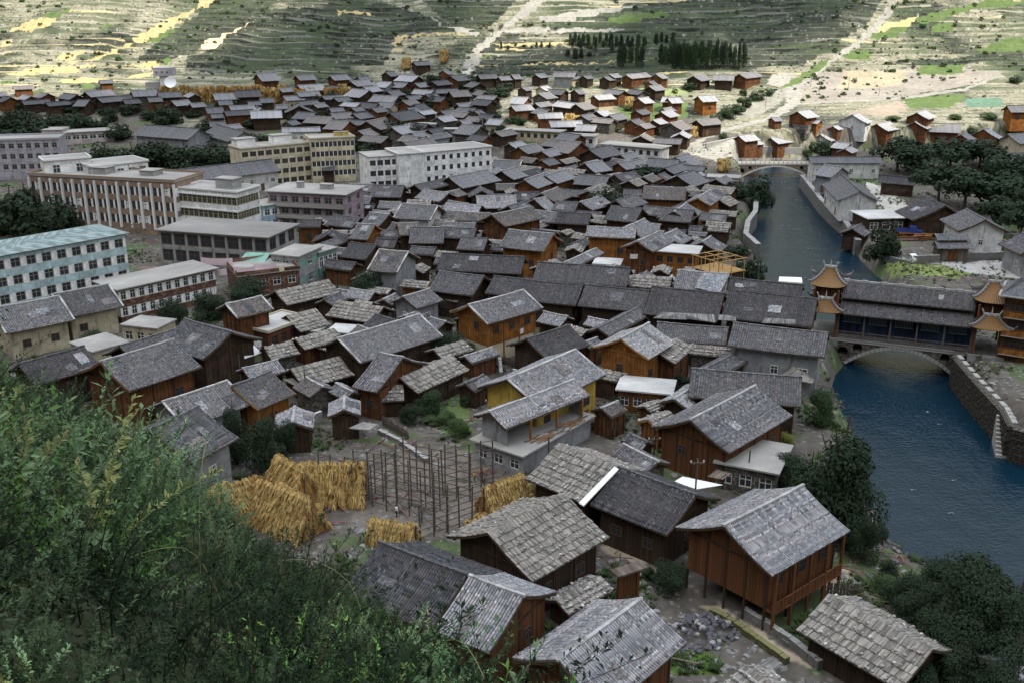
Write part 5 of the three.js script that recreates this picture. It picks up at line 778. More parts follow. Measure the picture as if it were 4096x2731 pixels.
    const lf = new B(); for (let k = 0; k < 16; k++) { const t = .25 + k * .047, x = w * 1.5 * t * t + w * .1, y = h * (1 - Math.pow(1 - t, 2.2)) * (1 - .3 * t * t * t) + R(-.03, .06), l = R(.05, .12), a2 = R(0, 6); lf.tri([x, y, 0], [x + Math.cos(a2) * l, y + l * .7, Math.sin(a2) * l], [x + Math.cos(a2 + .5) * l * .6, y + l * .2, Math.sin(a2 + .5) * l * .6], [0, 0], [1, 0], [1, 1]); } part('leaves', lf.geo(), leafM[2], o).userData.kind = 'stuff'; }
}
// ------------------------------------------------------------------ stone bridges
const yellowT = mat(.6, .29, .03, { roughness: .45, map: shingleTex }), stoneB = mat(.3, .28, .25, { map: stoneTex, bumpMap: stoneTex, bumpScale: .03 }), blueW = mat(.05, .08, .16, { map: woodTex });
function hipRoof(hx, hz, y0, y1, rx, mF, mS, parent, up = .7) { // concave hipped roof with raised corners; front/back and side faces
  const K = 7, n = 26, fr = part('roof', new B().box(-hx * .8, hx * .8, y0 - .12, y0, -hz * .8, hz * .8).geo(), M.under, parent);
  const face = (h, o, hr, hor, mt, turn) => { const b = new B(), g = (i, k) => { const t = k / K, f = i / n * 2 - 1, hw = lerp(h, hr, t), ou = lerp(o, hor, t), c = Math.pow(Math.abs(f), 4) * (1 - t) * (1 - t); return [f * (hw + c * .35), y0 + (y1 - y0) * Math.pow(t, 1.5) + up * c + ((i % 2) ? .07 : 0), ou + c * .35]; }; for (let i = 0; i < n; i++) for (let k = 0; k < K; k++) b.quad(g(i, k), g(i + 1, k), g(i + 1, k + 1), g(i, k + 1)); const q = part('tile_face', b.geo(), mt, fr); q.rotation.y = turn; };
  face(hx, hz, rx, .06, mF, 0); face(hx, hz, rx, .06, mF, Math.PI); face(hz, hx, .06, rx, mS, Math.PI / 2); face(hz, hx, .06, rx, mS, -Math.PI / 2);
  for (const sx of [-1, 1]) for (const sz of [-1, 1]) { const b = new B(); let p; for (let k = 0; k <= 7; k++) { const t = k / 7, c = (1 - t) * (1 - t), q = [sx * (lerp(hx, rx, t) + c * .35), y0 + (y1 - y0) * Math.pow(t, 1.5) + up * c + .12, sz * (lerp(hz, .06, t) + c * .35)]; if (p) b.bar(p, q, .34, .36); p = q; } b.bar([sx * (hx + .35), y0 + up + .1, sz * (hz + .35)], [sx * (hx + .75), y0 + up + .75, sz * (hz + .75)], .12, .14); part('hip_ridge', b.geo(), tileM[2], fr); }
  const r = new B(); r.box(-rx - .3, rx + .3, y1, y1 + .4, -.16, .16); r.bar([-rx - .2, y1 + .3, 0], [-rx - .6, y1 + 1.1, 0], .14, .2); r.bar([rx + .2, y1 + .3, 0], [rx + .6, y1 + 1.1, 0], .14, .2); part('ridge_cap', r.geo(), M.ridgeW, fr); const fi = part('finial', new THREE.ConeGeometry(.16, 1.3, 6), M.ridgeW, fr); fi.position.y = y1 + 1; return fr;
}
function archBridge(t, span, len, width, deckY, rise, small) { // wall with arches in local x, its front at z = 0
  const w = WATER - 1.6, sh = new THREE.Shape(); sh.moveTo(-len / 2, w); sh.lineTo(-span / 2, w); sh.lineTo(-span / 2, WATER + .1); for (let k = 1; k < 20; k++) { const f = k / 20 * 2 - 1; sh.lineTo(f * span / 2, WATER + .1 + rise * (1 - f * f)); } sh.lineTo(span / 2, WATER + .1); sh.lineTo(span / 2, w); sh.lineTo(len / 2, w); sh.lineTo(len / 2, deckY); sh.lineTo(-len / 2, deckY);
  for (const [x, y, r] of small) { const h = new THREE.Path(); h.moveTo(x - r, y); h.lineTo(x - r, y + r * .8); h.absarc(x, y + r * .8, r, Math.PI, 0, true); h.lineTo(x + r, y); sh.holes.push(h); }
  const g = new THREE.ExtrudeGeometry(sh, { depth: width, bevelEnabled: false }); g.translate(0, 0, -width); part('masonry', g, stoneB, t);
  const N = 26; for (let k = 0; k < N; k++) { const f0 = (k + .06) / N * 2 - 1, f1 = (k + .94) / N * 2 - 1, p = f => [f * span / 2, WATER + .1 + rise * (1 - f * f)], o = f => { const a = p(f), n = Math.atan2(4 * rise * f / span * 1, 1); return [a[0] + Math.sin(n) * .55, a[1] + Math.cos(n) * .55]; }; const a = p(f0), b = p(f1), c = o(f1), d = o(f0), z = .09, q = new B(); q.quad([...a, z], [...b, z], [...c, z], [...d, z]); q.quad([...b, 0], [...a, 0], [...a, z], [...b, z].slice(0, 3)); q.quad([...d, z], [...c, z], [...c, 0], [...d, 0]); part('voussoir', q.geo(), M.stone, t); }
  addBox('string_course', M.conc, t, -len / 2, len / 2, deckY - .35, deckY - .1, .004, .16); addBox('deck', M.concD, t, -len / 2, len / 2, deckY + .004, deckY + .16, -width, 0.2);
}
{ // covered bridge
  const a = atY(...S(9, 1165, 602), WATER), b = atY(...S(9, 1895, 692), WATER), th = Math.atan2(-(b.z - a.z), b.x - a.x), span = a.distanceTo(b), len = span + 7;
  const t = thing('covered_bridge', 'covered bridge with two-tier grey tiled roof on a stone arch', 'bridge', new THREE.Vector3((a.x + b.x) / 2 - .4, 0, (a.z + b.z) / 2), th);
  archBridge(t, span, len + 4, 9, .2, 3.6, [[-span / 2 - .6, -2.6, .85], [-span / 2 + 1.7, -1.6, .75], [span / 2 - 1.7, -1.6, .75], [span / 2 + .6, -2.6, .85]]);
  const hl = 10.4; // half length of the gallery
  for (let k = 0; k <= 5; k++) { const x = -hl + 2 * hl * k / 5; addBox('column', M.old, t, x - .14, x + .14, .36, 5, -.3, -.02); addBox('column', M.old, t, x - .14, x + .14, .36, 5, -9, -8.7); }
  for (let k = 0; k < 5; k++) { const x0 = -hl + 2 * hl * k / 5 + .14, x1 = -hl + 2 * hl * (k + 1) / 5 - .14; addBox('handrail', M.old, t, x0, x1, 1.5, 1.62, -.22, -.08); const bl = new B(); for (let x = x0 + .15; x < x1; x += .26) bl.box(x - .035, x + .035, .4, 1.5, -.19, -.11); const q = part('balusters', bl.geo(), M.old, t); q.userData.kind = 'stuff'; const la = new B(); for (let x = x0 + .6; x < x1 - .5; x += .24) la.box(x - .04, x + .04, 2.6, 4.4, -2.5, -2.42); la.box(x0 + .4, x1 - .4, 2.5, 2.6, -2.52, -2.4); la.box(x0 + .4, x1 - .4, 4.4, 4.5, -2.52, -2.4); const q2 = part('lattice', la.geo(), mat(.3, .33, .36), t); q2.userData.kind = 'stuff'; }
  addBox('gallery_wall', blueW, t, -hl, hl, .4, 7, -6.4, -2.6);
  const tiers = [[.9, 4.9, -2.5, 6.5], [-9.9, 4.9, -6.5, 6.5], [-1.3, 7.1, -4.5, 9.2], [-7.7, 7.1, -4.5, 9.2]];
  tiers.forEach(([z0, y0, z1, y1], i) => { const n = 66, gs = [], w = 2 * hl / n, s = Math.sign(z0 - z1); const bd = new B(); if (s > 0) { bd.quad([-hl, y0, z0], [hl, y0, z0], [hl, y1, z1], [-hl, y1, z1]); bd.quad([-hl, y1 - .15, z1], [hl, y1 - .15, z1], [hl, y0 - .15, z0], [-hl, y0 - .15, z0]); bd.quad([-hl, y0 - .15, z0], [hl, y0 - .15, z0], [hl, y0, z0], [-hl, y0, z0]); } else { bd.quad([-hl, y1, z1], [hl, y1, z1], [hl, y0, z0], [-hl, y0, z0]); bd.quad([-hl, y0 - .15, z0], [hl, y0 - .15, z0], [hl, y1 - .15, z1], [-hl, y1 - .15, z1]); }
    const rf = part('roof_tier', bd.geo(), M.under, t); for (let k = 0; k < n; k++) { const x = -hl + (k + .5) * w, q = new B(), o = [k * .25, rr(0, 9)], L = Math.hypot(z0 - z1, y0 - y1), h = .09, A = [x - w * .42, y0 + .02, z0 + s * .05], C = [x, y0 + .02 + h, z0 + s * .06], D = [x + w * .42, y0 + .02, z0 + s * .05], A1 = [x - w * .42, y1 + .02, z1], C1 = [x, y1 + .02 + h, z1], D1 = [x + w * .42, y1 + .02, z1]; if (s > 0) { q.quad(A, C, C1, A1, o); q.quad(C, D, D1, C1, o); } else { q.quad(A1, C1, C, A, o); q.quad(C1, D1, D, C, o); } if (s > 0) part('tile_row', q.geo(), tileVar[0][Math.floor(rnd() * 4)], rf); else gs.push(q.geo()); } if (gs.length) { const m = part('tile_rows', mergeGeometries(gs), tileM[0], rf); m.userData.kind = 'stuff'; } });
  const rc = new B(); for (let k = 0; k < 21; k++) rc.box(-hl + k * .99, -hl + k * .99 + .95, 9.15, 9.5 + (k % 3 === 0 ? .12 : 0), -4.66, -4.34); part('ridge_cap', rc.geo(), M.ridge, t);
  for (const [e, label] of [[-1, 'golden-tiled pavilion on the old-town end of the covered bridge'], [1, 'golden-tiled pavilion on the far-bank end of the covered bridge']]) {
    const p = new THREE.Vector3(e * (hl + 2.4), 0, -4.2).applyAxisAngle(new THREE.Vector3(0, 1, 0), th).add(t.position), v = thing('bridge_pavilion', label, 'pavilion', p, th);
    for (const x of [-2, 2]) for (const z of [-4.3, 0, 4.3]) addBox('column', M.r, v, x - .16, x + .16, -.5, 8.6, z - .16, z + .16); addBox('deck', M.concD, v, -2.7, 2.7, -.9, .36, -5, 5);
    addBox('upper_room', M.r, v, -1.7, 1.7, 5.2, 8.9, -3, 2.2);
    const lo = new THREE.Group(); const f1 = hipRoof(2.9, 1.5, 4.9, 6.9, .9, yellowT, tileM[1], v, .55); f1.position.z = 4.1; const f2 = hipRoof(2.9, 3.3, 8.8, 11.5, .7, yellowT, tileM[0], v, .8); f2.position.z = .4; const f3 = hipRoof(2.9, 1.5, 4.9, 6.9, .9, yellowT, tileM[1], v, .55); f3.position.z = -4.3;
  }
}
{ // upstream bridge
  const a = atY(...S(6, 462, 352), WATER), b = atY(...S(6, 900, 352), WATER), th = Math.atan2(-(b.z - a.z), b.x - a.x), span = a.distanceTo(b), t = thing('arch_bridge', 'plain pale stone arch bridge upstream with post railing', 'bridge', new THREE.Vector3((a.x + b.x) / 2, 0, (a.z + b.z) / 2), th); const len = span + 14;
  archBridge(t, span, len, 6, .3, 3.5, [[-span / 2 - .4, -2.8, .9], [span / 2 + .4, -2.8, .9], [-span / 2 + 2.4, -1.5, .6], [span / 2 - 2.4, -1.5, .6]]);
  for (const z of [.1, -5.9]) { for (let x = -len / 2; x <= len / 2; x += 1.6) addBox('rail_post', M.conc, t, x - .12, x + .12, .45, 1.6, z - .12, z + .12); addBox('rail', M.conc, t, -len / 2, len / 2, 1.3, 1.45, z - .07, z + .07); addBox('rail', M.conc, t, -len / 2, len / 2, .85, .97, z - .07, z + .07); }
}
// ------------------------------------------------------------------ stone walls and embankments
function wallLine(pts, y0, y1, thick, label, name = 'stone_wall', m = M.stone, group) { // pts: Vector3 on plan
  const c = pts[0], t = thing(name, label, 'wall', new THREE.Vector3(c.x, 0, c.z), 0, group), b = new B(), cp = new B(); const rows = Math.max(2, Math.round((y1 - y0) / .42));
  for (let i = 0; i + 1 < pts.length; i++) { const A = pts[i], Z = pts[i + 1], L = Math.hypot(Z.x - A.x, Z.z - A.z), dx = (Z.x - A.x) / L, dz = (Z.z - A.z) / L, nx = -dz, nz = dx; const base = A.y ?? 0;
    const put = (out, s0, s1, ya, yb, w) => { const q = (s, k) => [A.x - c.x + dx * s + nx * k, 0, A.z - c.z + dz * s + nz * k]; const P = [q(s0, -w), q(s1, -w), q(s1, w), q(s0, w)], at = (p, y) => [p[0], y + base, p[2]]; out.quad(at(P[0], yb), at(P[3], yb), at(P[2], yb), at(P[1], yb)); for (let k = 0; k < 4; k++) { const f = P[k], g = P[(k + 1) % 4]; out.quad(at(g, ya), at(f, ya), at(f, yb), at(g, yb)); out.quad(at(f, ya), at(g, ya), at(g, yb), at(f, yb)); } };
    put(cp, 0, L, y0, y1 - .12, thick / 2 - .06); for (let r = 0; r < rows; r++) { const h = (y1 - y0) / rows; let s = -rr(0, .3); while (s < L) { const w = rr(.4, .95); put(b, Math.max(0, s), Math.min(L, s + w - .04), y0 + r * h + .02, y0 + (r + 1) * h - .02 + rr(-.03, .06), thick / 2 + rr(-.04, .04)); s += w; } } }
  part('core', cp.geo(), M.concD, t); const q = part('stones', b.geo(), m, t); q.userData.kind = 'stuff'; return t;
}
const gp = (t, ...a) => { const o = []; for (let i = 0; i < a.length; i += 2) o.push(onGround(...S(t, a[i], a[i + 1]))); return o; };
const flatp = p => p.map(q => new THREE.Vector3(q.x, 0, q.z));
const n1 = RR.length; wallLine(flatp(RR.slice(n1 - 8, n1 - 2)), -6, .5, 1.6, 'sloping stone embankment below the covered bridge', 'embankment_wall', stoneB);
wallLine(flatp(RL.slice(5, 10)), -6, .4, 1.3, 'stone embankment on the old-town bank upstream', 'embankment_wall', M.stone); wallLine(flatp(RR.slice(3, 9)), -6, -.3, 1.4, 'rough stone bank under the riverside hall', 'embankment_wall', M.stone);
{ const p = RR.slice(n1 - 7, n1 - 3); for (let i = 0; i + 1 < p.length; i++) for (let k = 0; k < 4; k++) { const q = p[i].clone().lerp(p[i + 1], (k + .5) / 4), o = thing('parapet_block', 'pale stone parapet block on the embankment', 'block', new THREE.Vector3(q.x, .5, q.z), Math.atan2(-(p[i + 1].z - p[i].z), p[i + 1].x - p[i].x), 'parapet blocks on the embankment'); addBox('block', M.conc, o, -.8, .8, 0, .55, -.3, .3); addBox('cap', M.conc, o, -.9, .9, .553, .7, -.36, .36); }
  const s = atY(...S(9, 2250, 1225), WATER), o = thing('stone_steps', 'worn stone steps leading down to the water', 'steps', new THREE.Vector3(s.x - 1.7, WATER, s.z + .6), -.35); for (let k = 0; k < 11; k++) addBox('step', M.conc, o, -.3, 2.2, -1, k * .42, -k * .55 - .55, -k * .55); }
wallLine(gp(11, 1790, 590, 1880, 650, 2000, 690, 2150, 670, 2352, 610), -.3, 1.5, .5, 'curved dry stone wall below the charcoal roof');
wallLine(gp(12, 250, 1100, 400, 1180, 600, 1320, 760, 1440), -.3, .7, .6, 'mossy low wall along the footpath', 'stone_wall', mat(.2, .19, .09)); wallLine(gp(12, 470, 1120, 640, 1220, 800, 1330, 980, 1480), -.4, 1, .6, 'dark stone wall on the river side of the footpath');
wallLine(gp(6, 1410, 925, 1600, 935, 1780, 925), -.3, 1.8, .4, 'long grey compound wall of the timber yard', 'compound_wall', M.stone); wallLine(gp(6, 1950, 912, 2220, 905), -.3, 1.8, .4, 'grey compound wall right of the gatehouse', 'compound_wall', M.stone);
wallLine(gp(3, 215, 1000, 470, 1010), -.5, 2, .5, 'rough pale wall above the sunlit road', 'compound_wall', M.stoneL, 'walls above the sunlit road'); wallLine(gp(3, 580, 1020, 670, 1025), -.5, 2, .5, 'rough pale wall above the sunlit road', 'compound_wall', M.stoneL, 'walls above the sunlit road'); wallLine(gp(3, 690, 1030, 860, 1030), -.5, 2, .5, 'rough pale wall above the sunlit road', 'compound_wall', M.stoneL, 'walls above the sunlit road');
wallLine(gp(8, 1180, 1100, 1330, 1130, 1450, 1100), -.3, .5, .5, 'low rubble edge beside the raw terrace'); wallLine(gp(8, 280, 1060, 420, 1130, 600, 1260), -.3, .6, .6, 'rubble kerb along the yard path'); wallLine(gp(7, 1960, 1050, 2100, 1010, 2160, 980), -.3, 1.6, .4, 'whitewashed yard wall beside the conifers', 'stone_wall', M.stoneL); wallLine(gp(8, 1000, 560, 1090, 590, 1100, 700), -.3, 1.2, .5, 'tumbled stone wall behind the yellow house');
// ------------------------------------------------------------------ drying racks and straw
const poleG = new THREE.CylinderGeometry(.5, .5, 1, 6); poleG.translate(0, .5, 0);
function pole(name, parent, a, b, r, m = M.pole) { const p = part(name, poleG, m, parent), A = new THREE.Vector3(...a), d = new THREE.Vector3(...b).sub(A); p.position.copy(A); p.scale.set(r * 2, d.length(), r * 2); p.quaternion.setFromUnitVectors(new THREE.Vector3(0, 1, 0), d.normalize()); return p; }
const sheafG = [0, 1, 2, 3, 4].map(k => { const q = mulberry(k + 900), b = new B(), n = 28; for (let i = 0; i < n; i++) { const a = i / n * 6.283 + q() * .5, s = .035 + q() * .035, r1 = .26 + q() * .16, r2 = .3 + q() * .3, x = Math.cos(a), z = Math.sin(a), A = [x * .06, .06 * q(), z * .06], m = [x * r1, -.34 + (q() - .5) * .1, z * r1], e = [x * r2 + (q() - .5) * .2, -.8 - q() * .4, z * r2 + (q() - .5) * .2], t = (p, w) => [[p[0] - z * w, p[1], p[2] + x * w], [p[0] + z * w, p[1], p[2] - x * w]]; const [a0, a1] = t(A, s * .5), [m0, m1] = t(m, s), [e0, e1] = t(e, s * .45); b.quad(m0, m1, a1, a0, [i, 0]); b.quad(e0, e1, m1, m0, [i, .4]); } return b.geo(); });
for (const m of [...M.straw, M.strawD]) m.side = THREE.DoubleSide;
function rack(a, b, h, label, o = {}) { // posts and rails from a to b (points on the ground), straw hung on them when o.straw
  const L = Math.hypot(b.x - a.x, b.z - a.z), th = Math.atan2(-(b.z - a.z), b.x - a.x), t = thing(o.straw ? 'straw_rack' : 'drying_rack', label, o.straw ? 'straw rack' : 'drying rack', new THREE.Vector3(a.x, groundTown(a.x, -a.z), a.z), th, o.group); const np = o.posts ?? Math.max(2, Math.round(L / 3)), nr = o.rails ?? 6;
  for (let k = 0; k <= np; k++) { const x = L * k / np; pole('post', t, [x, -.4, 0], [x + rr(-.15, .15), h * rr(.98, 1.12), rr(-.12, .12)], .085); }
  for (let k = 1; k <= nr; k++) { const y = h * k / nr - .15; pole('rail', t, [-.4, y + rr(-.12, .12), .1], [L + .4, y + rr(-.12, .12), .1], .05); }
  if (o.straw) { const s = o.s ?? 1, nx = Math.max(2, Math.round(L / (.4 * s))), ny = Math.max(1, Math.round((h - (o.from ?? .3)) / (.5 * s))), W = o.dark ? 1 : Math.min(2.4, h * .45); const fill = new B(); fill.quad([0, .1, W * .8], [L, .1, W * .8], [L, h, .08], [0, h, .08]); fill.quad([L, .1, -W * .8], [0, .1, -W * .8], [0, h, -.08], [L, h, -.08]); fill.quad([0, .1, -W * .8], [0, .1, W * .8], [0, h, .08], [0, h, -.08]); fill.quad([L, .1, W * .8], [L, .1, -W * .8], [L, h, -.08], [L, h, .08]); part('straw_core', fill.geo(), M.strawD, t);
    for (const side of [1, -1]) for (let r = 0; r < ny; r++) for (let k = 0; k < nx; k++) { if (rnd() < (side < 0 ? .5 : o.gap ?? .04)) continue; const f = (ny - 1 - r) / ny, m = part('sheaf', sheafG[Math.floor(rnd() * 5)], rnd() < (o.dark ? .7 : .12) ? M.strawD : M.straw[Math.floor(rnd() * 3)], t); m.position.set(L * (k + .5) / nx + rr(-.1, .1), h + .2 * s - (ny - 1 - r) * .5 * s + rr(-.08, .08), side * (.12 + f * W + rr(-.05, .1))); m.scale.set(s * rr(.85, 1.2), s * rr(.85, 1.25), s * rr(.8, 1.1)); m.rotation.set(side * rr(-.5, -.1), rr(0, 6), rr(-.15, .15)); } }
  return t;
}
const G = (t, x, y) => onGround(...S(t, x, y));
rack(G(10, 1410, 540), G(10, 1730, 420), 4.7, 'tall rack hung with golden straw beside the grey-blue plaster house', { straw: 1, s: 1.1 }); rack(G(10, 1725, 425), G(10, 2110, 590), 4.6, 'straw rack running from the tall rack toward the bushes', { straw: 1, s: 1.1 }); rack(G(11, -240, 330), G(11, 190, 330), 4.6, 'straw rack with brown patches beside the pole frames', { straw: 1, s: 1.1, gap: .1 }); rack(G(10, 1880, 300), G(10, 2060, 420), 5.2, 'narrow straw rack standing above the others', { straw: 1, s: 1.1 });
rack(G(11, 225, 600), G(11, 525, 650), 2.5, 'short straw rack behind the long old house', { straw: 1, rails: 3 }); rack(G(11, 985, 465), G(11, 1265, 365), 3.9, 'straw rack beside the stone-weighted barn', { straw: 1, rails: 4 }); rack(G(11, 880, 560), G(11, 985, 500), 1.4, 'low heap of straw on a rail by the barn', { straw: 1, rails: 2 });
for (const [x0, y0, x1, y1, h, p] of [[125, 315, 690, 400, 6.2, 5], [400, 395, 745, 595, 6.6, 3], [560, 615, 985, 455, 4.6, 4], [640, 325, 1045, 245, 6.2, 4], [450, 240, 890, 345, 6, 4], [100, 360, 400, 215, 4.6, 3], [-120, 250, 330, 410, 4.8, 4]]) rack(G(11, x0, y0), G(11, x1, y1), h, 'bare pole rack for drying grain in the yard', { posts: p + 1, rails: 6, group: 'bare pole racks in the yard' });
for (let k = 0; k < 21; k++) { const x = 1090 + k * 60 + rr(-14, 14), y = 678 + rr(-10, 8); const a = G(1, x, y), b = a.clone().add(new THREE.Vector3(rr(3, 4.6), 0, rr(-1.5, 1.5))); rack(a, b, rr(4, 6), 'distant rack packed with brown straw below the dark slope', { straw: 1, s: 1.9, rails: 2, posts: 1, gap: k % 4 === 3 ? .6 : .12, dark: 1, group: 'distant straw racks below the dark slope' }); }
for (const [t, x, y, h] of [[2, 690, 405, 4.5], [2, 440, 452, 4.2], [2, 10, 650, 5], [2, 1930, 720, 4], [2, 1590, 850, 4], [2, 1530, 830, 3.6], [3, 90, 915, 3.5], [6, 295, 310, 4]]) { const a = G(t, x, y); rack(a, a.clone().add(new THREE.Vector3(3.6, 0, .6)), h, 'single small straw rack among far houses', { straw: 1, s: 1.7, rails: 2, posts: 1, group: 'small straw racks among far houses' }); }
// ------------------------------------------------------------------ utility poles
for (const [t, x, y, ty, label, cross] of [[11, 1418, 300, -90, 'tall bare wooden pole before the long shingle roof', 0], [12, 135, 445, 55, 'utility pole with insulators behind the stilt house', 1], [8, 128, 860, 715, 'short pole before the planked lean roof', 0], [8, 205, 880, 705, 'leaning pole before the planked lean roof', 0], [8, 385, 320, 150, 'utility pole beside the weathered shingle roof', 1], [6, 560, 1130, 925, 'tall thin pole between the street roofs', 1], [5, 1608, 350, 240, 'utility pole amid the old town roofs', 0], [5, 665, 380, 215, 'utility pole before the bright white block', 0], [5, 168, 250, 165, 'short pole beside the white block', 0], [8, 2125, 1230, 1080, 'small pole with white insulators by the hen house', 1], [7, 2062, 880, 650, 'leaning utility pole beside the ragged shingle roof', 0], [7, 1618, 720, 530, 'pale post beside the hanging sheet', 0], [5, 1190, 1040, 880, 'aerial mast with crossed bars on the street row', 1], [8, 1030, 920, 830, 'pole with a white lamp beside the yellow house', 1], [4, 905, 740, 655, 'street lamp post by the brown block', 1], [4, 112, 1200, 1060, 'dark globe lamp post before the light blue block', 0], [5, 1570, 1080, 970, 'thin mast above the street row', 0], [6, 420, 1020, 880, 'thin pole by the bare frame', 0], [3, 920, 585, 480, 'field pole on the tan field', 0], [3, 1175, 590, 520, 'field pole on the tan field', 0], [3, 1378, 645, 580, 'field pole on the tan field', 0], [3, 617, 730, 650, 'field pole on the tan field', 0], [2, 280, 295, 250, 'field pole on the dark slope', 0], [3, 175, 245, 180, 'field pole on the dark slope', 0], [3, 1032, 160, 95, 'field pole on the dark slope', 0], [2, 2220, 600, 510, 'pole behind the red-brown far houses', 0], [2, 975, 920, 780, 'pair of tall poles by the grass bank', 0], [2, 1000, 920, 790, 'pair of tall poles by the grass bank', 0], [12, 490, 260, 0, 'leaning bare trunk by the pale flat roof', 0]]) {
  const p = G(t, x, y), dep = Math.hypot(p.x, p.z), d = ray(...S(t, x, ty)), h = clamp(EYE + d.y * dep / Math.hypot(d.x, d.z) - p.y, 2, 11), gr = /field pole|pair of/.test(label) ? label + 's' : undefined, o = thing('utility_pole', label, 'pole', p, rr(-.4, .4), gr), r = dep > 250 ? .13 : .1; pole('shaft', o, [0, -.5, 0], [rr(-.1, .1), h, 0], r, dep > 250 ? M.conc : M.pole); if (cross) { addBox('crossarm', M.old, o, -.8, .8, h - .6, h - .46, -.06, .06); for (const q of [-.7, 0, .7]) addBox('insulator', M.ridgeW, o, q - .08, q + .08, h - .459, h - .22, -.08, .08); }
  if (/globe/.test(label)) { const s = part('globe', new THREE.SphereGeometry(.35, 10, 8), M.frameD, o); s.position.y = h + .2; } }
// ------------------------------------------------------------------ laundry, tarps, boards
function sheet(p, w, h, turn, label, m, group, sag = .15) { const o = thing('hanging_sheet', label, 'laundry', p, turn, group), g = new THREE.PlaneGeometry(w, h, 8, 4), a = g.attributes.position; for (let i = 0; i < a.count; i++) { const f = a.getX(i) / w * 2; a.setZ(i, Math.sin(a.getX(i) * 3) * .06 + a.getY(i) * .05); a.setY(i, a.getY(i) - sag * (1 - f * f)); } g.computeVertexNormals(); const q = part('cloth', g, m, o); q.position.y = 0; pole('line', o, [-w / 2 - .5, h / 2, 0], [w / 2 + .5, h / 2, 0], .015); return o; }
const pinkC = mat(.82, .66, .7, { side: THREE.DoubleSide });
for (const [t, x, y, y3, w, h, tn, m, label] of [[4, 1455, 915, 5.6, 6.5, 1.4, -.1, pinkC, 'pink bed sheets pegged over the brick terrace'], [4, 1460, 985, 5.4, 3.6, 1.3, -.1, pinkC, 'pink bed sheet pegged at the terrace corner'], [4, 1640, 975, 5.6, 4, 1.3, .1, pinkC, 'pale pink sheets pegged beside the green awning'], [4, 1780, 955, 5.7, 4.4, 1.4, .1, pinkC, 'pink flowered sheets pegged beside the annexe'], [4, 1880, 965, 5.4, 1.6, 1, .1, mat(.8, .72, .5, { side: THREE.DoubleSide }), 'cream towel pegged beside the annexe'], [4, 1020, 965, 3, 5, 1, -.2, mat(.75, .5, .48, { side: THREE.DoubleSide }), 'salmon sheets pegged behind the brick building'], [8, 1065, 415, 3.6, 1.5, 1.6, .4, M.clothW, 'white cloth hung on the orange house corner'], [8, 1220, 375, 4, 1.6, .9, .5, M.clothW, 'white laundry on the small terrace'], [5, 2000, 880, 4.6, 2.2, 1, .3, M.clothW, 'white and blue laundry under the red-trimmed eave'], [9, 1800, 145, 9, .8, .8, 0, M.clothW, 'scrap of white cloth on the bridge roof'], [7, 1730, 455, 3, 1.2, 1.2, 0, M.clothW, 'small white cloth by the gabled house'], [4, 1620, 815, 4.4, 1.8, 2.2, -.05, M.clothW, 'white door sheet on the arcaded building']]) { const p = atY(...S(t, x, y), y3); sheet(p, w, h, tn, label, m); }
function slab(t, xs, y3, thick, label, m, name = 'roofing_sheet', cat = 'sheet') { const P = []; for (let i = 0; i < 8; i += 2) P.push(atY(...S(t, xs[i], xs[i + 1]), y3[i / 2])); const c = P[0], b = new B(), A = P.map(p => [p.x - c.x, p.y - c.y, p.z - c.z]), D = A.map(p => [p[0], p[1] - thick, p[2]]); b.quad(A[0], A[1], A[2], A[3]); b.quad(D[3], D[2], D[1], D[0]); for (let k = 0; k < 4; k++) b.quad(D[k], D[(k + 1) % 4], A[(k + 1) % 4], A[k]); const o = part(numbered(name), b.geo(), m, scene); o.position.copy(c); m.side = THREE.DoubleSide; return tag(o, label, cat); }
const greenS = mat(.3, .55, .45, { map: plasterTex }), gSlab = mat(.42, .43, .44, { map: shingleTex });
slab(11, [1622, 352, 1655, 372, 1890, 125, 1862, 108], [5.3, 5.3, 7.4, 7.4], .12, 'white cement strip between shingle and charcoal roofs', M.clothW, 'cement_verge', 'verge');
slab(12, [0, 210, 145, 262, 330, 232, 60, 175], [2.6, 2.4, 2.9, 3], .05, 'white tarpaulin over a yard shelter', M.clothW); slab(7, [1640, 560, 1760, 520, 1700, 470, 1640, 490], [3.4, 3, 4, 4.2], .05, 'bulging white sheet tied under the brown gable', M.clothW); slab(7, [1400, 575, 1655, 520, 1640, 505, 1410, 550], [3.6, 3.6, 4, 4], .08, 'narrow grey plank awning on posts', gSlab); slab(4, [1605, 915, 1780, 920, 1815, 860, 1650, 855], [4.8, 4.8, 5.8, 5.8], .06, 'mint green sheet awning on the terrace', greenS); slab(7, [1200, 480, 1235, 495, 1355, 400, 1290, 390], [5.9, 5.9, 7.4, 7.4], .05, 'grey sheet patch on the old roof', gSlab);
